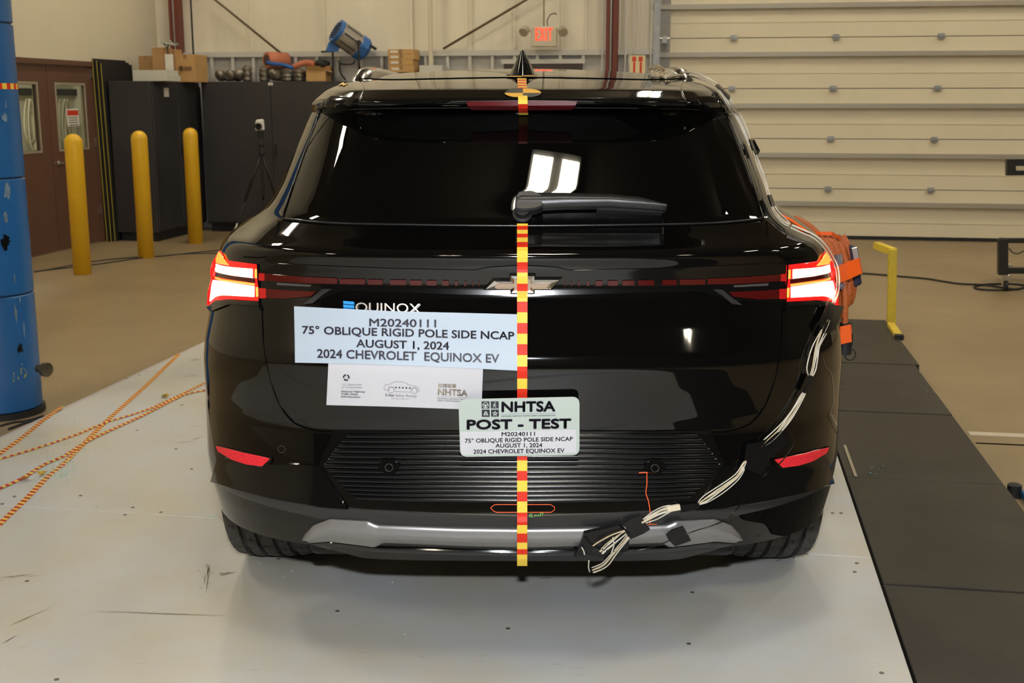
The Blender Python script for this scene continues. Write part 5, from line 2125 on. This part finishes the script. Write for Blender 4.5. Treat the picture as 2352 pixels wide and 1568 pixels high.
plt_ = polypatch('test_sign', platem, rr_px([(1053, 917), (1331, 911), (1331, 1045), (1057, 1049)], 17), .0, sf=plate_plane, thick=.002, sub=2)
tag(plt_, 'rounded pale green magnetic sign reading POST - TEST', 'sign')
pp = proj(.0008, plate_plane)
pp2 = proj(.0013, plate_plane)
pp3 = proj(.0018, plate_plane)
m = MB()
poly(m, [(1058, 991), (1323.5, 986), (1323.5, 1039), (1060, 1043.5)], pp)
m.build('white_label', sheetwhite, plt_)
Q = lambda x, y: (1050 + x / 7.84, 900 + y / 7.84)
m = MB()


def qt(s_, x0, x1, y0, y1, cap, bold=0.0, mb=None):
    (a, ya_), (b, yb_) = Q(x0, y0), Q(x1, y1)
    put_text(mb, s_, a, b, ya_, yb_, cap / 7.84, pp2, bold)


qt('NHTSA', 797, 1770, 362, 350, 193, .055, m)
qt('POST - TEST', 170, 2056, 677, 656, 183, .065, m)
qt('NATIONAL HIGHWAY TRAFFIC SAFETY ADMINISTRATION', 797, 1773, 443, 428, 20, .03, m)
for x0, y0, x1, y1 in ((440, 165, 582, 294), (605, 165, 749, 292), (443, 315, 588, 443), (610, 314, 752, 440)):
    poly(m, [Q(x0, y0), Q(x0 + 2, y1), Q(x1, y1), Q(x1 - 2, y0)], pp2)
m.build('black_print', ink, plt_)
m = MB()
stroke(m, [Q(797, 397), Q(1280, 389), Q(1773, 380)], .45, pp2)
m.build('rule_line', pbr('ruleblue', (.1, .1, .4), .5), plt_)
m = MB()
qt('M20240111', 800, 1402, 793, 785, 73, .03, m)
qt('75° OBLIQUE RIGID POLE SIDE NCAP', 140, 2083, 913, 876, 75, .03, m)
qt('AUGUST 1, 2024', 690, 1533, 1000, 990, 75, .03, m)
qt('2024 CHEVROLET EQUINOX EV', 293, 1932, 1108, 1086, 75, .03, m)
m.build('lettering', ink, plt_)
m = MB()
th = np.linspace(0, 2 * math.pi, 30)
stroke(m, [Q(511 + 50 * math.cos(a), 234 + 50 * math.sin(a)) for a in th], 1.4, pp3)
poly(m, [Q(465, 218), Q(480, 240), Q(540, 240), Q(557, 218)], pp3)
poly(m, [Q(498, 240), Q(492, 262), Q(500, 278), Q(522, 278), Q(530, 262), Q(524, 240)], pp3)
th = np.linspace(0, 2 * math.pi, 14)[:-1]
poly(m, [Q(684 + 12 * math.cos(a), 190 + 12 * math.sin(a)) for a in th], pp3)
for path, w_ in (([(676, 208), (672, 235), (668, 245)], 2.6), ([(670, 240), (660, 258), (648, 275)], 1.6), ([(672, 240), (690, 256), (698, 278)], 1.6), ([(672, 212), (650, 222), (643, 238)], 1.2), ([(678, 214), (694, 226), (708, 232)], 1.2)):
    stroke(m, [Q(*p) for p in path], w_, pp3)
poly(m, [Q(498, 342), Q(472, 418), Q(488, 418), Q(509, 342)], pp3)
poly(m, [Q(534, 342), Q(562, 418), Q(546, 418), Q(522, 342)], pp3)
poly(m, [Q(509, 350), Q(494, 415), Q(511, 415), Q(514, 350)], pp3)
poly(m, [Q(517, 350), Q(521, 415), Q(538, 415), Q(523, 350)], pp3)
S_ = []
I_ = []
for j in range(10):
    r = 58 if j % 2 == 0 else 24
    a = -math.pi / 2 + j * math.pi / 5
    S_.append(Q(682 + r * math.cos(a), 384 + r * math.sin(a)))
    I_.append(Q(682 + r * .38 * math.cos(a), 384 + r * .38 * math.sin(a)))
for j in range(10):
    poly(m, [I_[j], S_[j], S_[(j + 1) % 10], I_[(j + 1) % 10]], pp3)
m.build('white_icons', platem, plt_)

# ---- instrumentation wires on the right side
wb_ = thing('wire_bundle', 'bundle of white sensor wires taped down the right rear of the car', 'cable', tuple(hit(1365, 1285, .0)[0]))


def bundle(path, n, spread, pinch, off=.012, r=.0016, mats=(wire, wire2), k=8, name='wire'):
    q = cat(path, k)
    Lc = np.r_[0, np.cumsum(np.linalg.norm(np.diff(q, axis=0), axis=1))]
    t = Lc / Lc[-1]
    T_ = np.gradient(q, axis=0)
    T_ /= np.linalg.norm(T_, axis=1)[:, None] + 1e-9
    N_ = np.stack([-T_[:, 1], T_[:, 0]], -1)
    env = np.ones(len(q))
    for p in pinch:
        env = np.minimum(env, .32 + np.abs(t - p) * 9)
    for i in range(n):
        a = (i - (n - 1) / 2) / max(1, (n - 1) / 2)
        ph = rng.rand() * 6
        d = spread * env * (a * .8 + .35 * np.sin(t * (2 + 3 * rng.rand()) + ph))
        P2 = q + N_ * d[:, None]
        P = hit(P2[:, 0], P2[:, 1], off + .003 * math.sin(i * 2.1))
        # smooth out silhouette jumps in depth
        for _ in range(6):
            P[1:-1] = (P[:-2] + 2 * P[1:-1] + P[2:]) / 4
        MB().tube(P, r * (.85 + .3 * rng.rand()), 6).build(name, mats[1 if i % 5 == 4 else 0], wb_, smooth=True)


bundle([(1527, 187), (1545, 180), (1575, 178), (1605, 185), (1640, 205), (1668, 238), (1690, 275), (1704, 305), (1716, 338)], 7, 5, (0, .97), off=.012)
bundle([(1716, 338), (1728, 372), (1743, 410), (1755, 450), (1762, 465)], 5, 4, (0, 1), off=.012)
bundle([(1762, 462), (1768, 485), (1785, 508), (1808, 526)], 6, 5, (0, 1), off=.014)
bundle([(1812, 530), (1838, 542), (1868, 556), (1892, 582), (1908, 612), (1913, 645), (1910, 675), (1902, 697)], 3, 2.5, (), off=.016, r=.002)
bundle([(1891, 738), (1880, 765), (1866, 795), (1858, 825), (1852, 860)], 6, 9, (0, 1), off=.014)
bundle([(1840, 896), (1820, 932), (1795, 968), (1768, 1000), (1742, 1024)], 6, 7, (0, 1), off=.014)
bundle([(1706, 1056), (1692, 1086), (1668, 1108), (1635, 1132), (1601, 1154)], 6, 8, (0, 1), off=.016)
bundle([(1545, 1163), (1520, 1169), (1492, 1180), (1471, 1190)], 7, 8, (0,), off=.018)
bundle([(1434, 1209), (1412, 1222), (1390, 1242), (1380, 1254)], 5, 6, (), off=.026)
bundle([(1440, 1216), (1420, 1238), (1400, 1262), (1382, 1277), (1360, 1287)], 6, 5, (), off=.03)
bundle([(1432, 1203), (1400, 1214), (1375, 1226), (1360, 1236)], 1, 1, (), off=.03, mats=(wire2, wire2))
bundle([(1335, 1239), (1339, 1246), (1341, 1256)], 1, 1, (), off=.03)
bundle([(1351, 1266), (1351, 1278), (1353, 1290)], 1, 1, (), off=.03)
bundle([(1405, 1217), (1408, 1235), (1402, 1252)], 1, 1, (), off=.03)
bundle([(1486, 168), (1505, 162), (1520, 172), (1512, 180), (1497, 176), (1508, 166), (1524, 176), (1515, 168), (1530, 184)], 4, 5, (), off=.012, mats=(wire2, wire))
for pts in ([(1709, 326), (1719, 326), (1733, 352), (1727, 362), (1717, 350)], [(1752, 455), (1760, 455), (1770, 482), (1762, 482)], [(1638, 208), (1644, 205), (1668, 232), (1664, 236)],
            [(1888, 700), (1924, 706), (1905, 760), (1880, 770), (1868, 745)], [(1848, 858), (1862, 862), (1846, 900), (1834, 897)],
            [(1708, 1018), (1740, 1012), (1790, 985), (1806, 1020), (1760, 1050), (1742, 1090), (1700, 1072)], [(1556, 1156), (1600, 1152), (1602, 1164), (1560, 1172)],
            [(1430, 1190), (1468, 1178), (1490, 1205), (1476, 1214), (1446, 1226)], [(1420, 1248), (1398, 1244), (1390, 1258), (1392, 1276), (1408, 1262)]):
    polypatch('black_tape', ducttape, pts, .021 if pts[0][1] > 1100 else .018, wb_, thick=.004, sub=2)
patch('connector', pbr('connector_ivory', (.70, .62, .46), .4), [(1527, 1160), (1556, 1155)], [(1531, 1171), (1558, 1166)], off=.024, thick=.012, nu=6, nv=4, parent=wb_, edge=.0015)
# taped mess over the skid plate
tm = polypatch('tape_patch', ducttape, [(1340, 1213), (1420, 1196), (1445, 1215), (1441, 1245), (1425, 1262), (1400, 1272), (1372, 1264), (1345, 1262), (1318, 1266), (1330, 1242)], .022, thick=.012, sub=6)
for v in tm.data.vertices:
    v.co.y += (rng.rand() - .5) * .007
tag(tm, 'crumpled black tape patch covering the skid plate right of centre', 'tape')
m = MB()
q = cat([(1342, 1219), (1358, 1238), (1385, 1246), (1420, 1250), (1460, 1247), (1500, 1238), (1540, 1222), (1580, 1208), (1640, 1188), (1675, 1168), (1700, 1140), (1722, 1112), (1745, 1085), (1775, 1060), (1798, 1030), (1806, 1012), (1797, 990)], 8)
m.tube(hit(q[:, 0], q[:, 1], .028), .0014, 6)
tc_ = m.build('thin_black_cable', glossb, smooth=True)
tag(tc_, 'thin black cable curving across the right bumper corner', 'cable')
t2 = polypatch('tape_square', ducttape, [(1525, 1213), (1537, 1203), (1563, 1194), (1581, 1224), (1545, 1237), (1530, 1222)], .030, thick=.004, sub=3)
tag(t2, 'glossy black tape square holding a thin cable on the right skid plate', 'tape')

# ---- orange cable coil hanging at the right quarter
HY = 1.0      # depth of the coil along the car side


def hpt(x, y, dv=0.0):
    D = ray(x, y)
    return CAM + D * ((HY + dv - CAM[1]) / D[1])


hs = thing('orange_cable_coil', 'coiled orange corrugated high voltage cable strapped to the right side of the car', 'cable', tuple(hpt(1950, 830)))


def corrug(path, r=.0145, dvs=None, name='conduit', k=10):
    P = np.array([hpt(x, y, d) for x, y, d in path])
    C_ = cat(P, k)
    Lc = np.r_[0, np.cumsum(np.linalg.norm(np.diff(C_, axis=0), axis=1))]
    n = int(Lc[-1] / .0016)
    Q_ = np.stack([np.interp(np.linspace(0, Lc[-1], n), Lc, C_[:, i]) for i in range(3)], -1)
    R2 = r * (1 + .075 * np.sin(np.arange(n) * 2 * math.pi / 3.5))
    return MB().tube(Q_, R2, 10).build(name, hosem, hs, smooth=True)


corrug([(1828, 507, .35), (1846, 518, .2), (1868, 534, .1), (1885, 560, 0)], r=.0185)
cs_ = [(1868, 1910, 690), (1880, 1925, 740), (1893, 1940, 720), (1906, 1952, 700), (1920, 1962, 690), (1934, 1967, 660)]
for i, (xt, xm_, yb) in enumerate(cs_):
    d = -.07 + .028 * i
    corrug([(xt, 543, d + .02), (xt + 14, 570, d), (xt + 28, 620, d - .01), (xm_ - 2, yb - 50, d), (xm_ - 10, yb, d + .02), (xm_ - 26, yb - 8, d + .08), (xm_ - 30, yb - 60, d + .10), (xt + 8, 600, d + .09), (xt, 548, d + .06)], r=.0135)
corrug([(1939, 640, -.10), (1941, 690, -.11), (1940, 747, -.10)], r=.0105, name='drop_conduit')
MB().lathe(hpt(1940, 800, -.10), [(.012, -.02), (.022, -.018), (.022, .01), (.025, .012), (.025, .05), (.019, .052), (.019, .085)], 24).build('plug', matteb, hs, smooth=True, auto=35)
m = MB()
th = np.linspace(0, 2 * math.pi, 22)
c = hpt(1953, 814, -.10)
m.tube([c + np.array([.017 * math.cos(a) * 1.0, 0, .019 * math.sin(a)]) for a in th], .0022, 6)
m.build('cap_loop', matteb, hs, smooth=True)


def band(pts, dv, mat, name='orange_strap', th_=.002):
    P = [hpt(x, y, dv + (d if len(r_) else 0)) for (x, y, d), r_ in [(p, p) for p in pts]]
    m = MB()
    n = len(P) // 2
    for i in range(n - 1):
        a, b, c_, d_ = P[2 * i], P[2 * i + 1], P[2 * i + 3], P[2 * i + 2]
        m.hexa([a, b, c_, d_] + [p + np.array([0, th_, 0]) for p in (a, b, c_, d_)])
    return m.build(name, mat, hs)


band([(1918, 614, .0), (1922, 652, .0), (1945, 602, -.02), (1948, 642, -.02), (1972, 592, .0), (1979, 628, .0), (1975, 592, .1), (1982, 628, .1)], -.13, orangetape)
band([(1862, 532, .0), (1868, 543, .0), (1885, 532, -.02), (1885, 540, -.02), (1912, 532, -.02), (1910, 540, -.02), (1932, 545, .04), (1930, 550, .04)], -.10, orangetape)
band([(1920, 748, .06), (1928, 792, .06), (1929, 750, -.015), (1931, 791, -.015), (1954, 745, -.015), (1956, 785, -.015), (1957, 746, .05), (1958, 785, .05)], -.13, orangetape)
m = MB()
P0, P1 = hpt(1957, 562, .12), hpt(1975, 655, .12)
m.hexa([hpt(1950, 560, .02), hpt(1966, 566, .02), hpt(1966, 566, .12), hpt(1950, 560, .12)][::1] + [hpt(1962, 660, .02), hpt(1980, 652, .02), hpt(1980, 652, .12), hpt(1962, 660, .12)])
m.build('blue_grey_connector', bluepart, hs, bevel=.006)
MB().bar(hpt(1962, 568, .0), hpt(1968, 600, .0), .012, .02).build('metal_clip', steel, hs, bevel=.002)
MB().tube([hpt(1925, 585, -.09), hpt(1928, 620, -.09), hpt(1932, 655, -.10), hpt(1940, 660, -.11)], .013, 12).build('grey_sleeve', plasticgrey, hs, smooth=True)
m = MB()
# orange tape streak along the quarter panel
q = cat([(1792, 496), (1815, 508), (1838, 524), (1860, 540)], 5)
o = MB().tube(hit(q[:, 0], q[:, 1], .004), .0035, 6).build('orange_tape_strip', orangetape, hs)
# black brackets beyond the right pillar (door mirror fins)
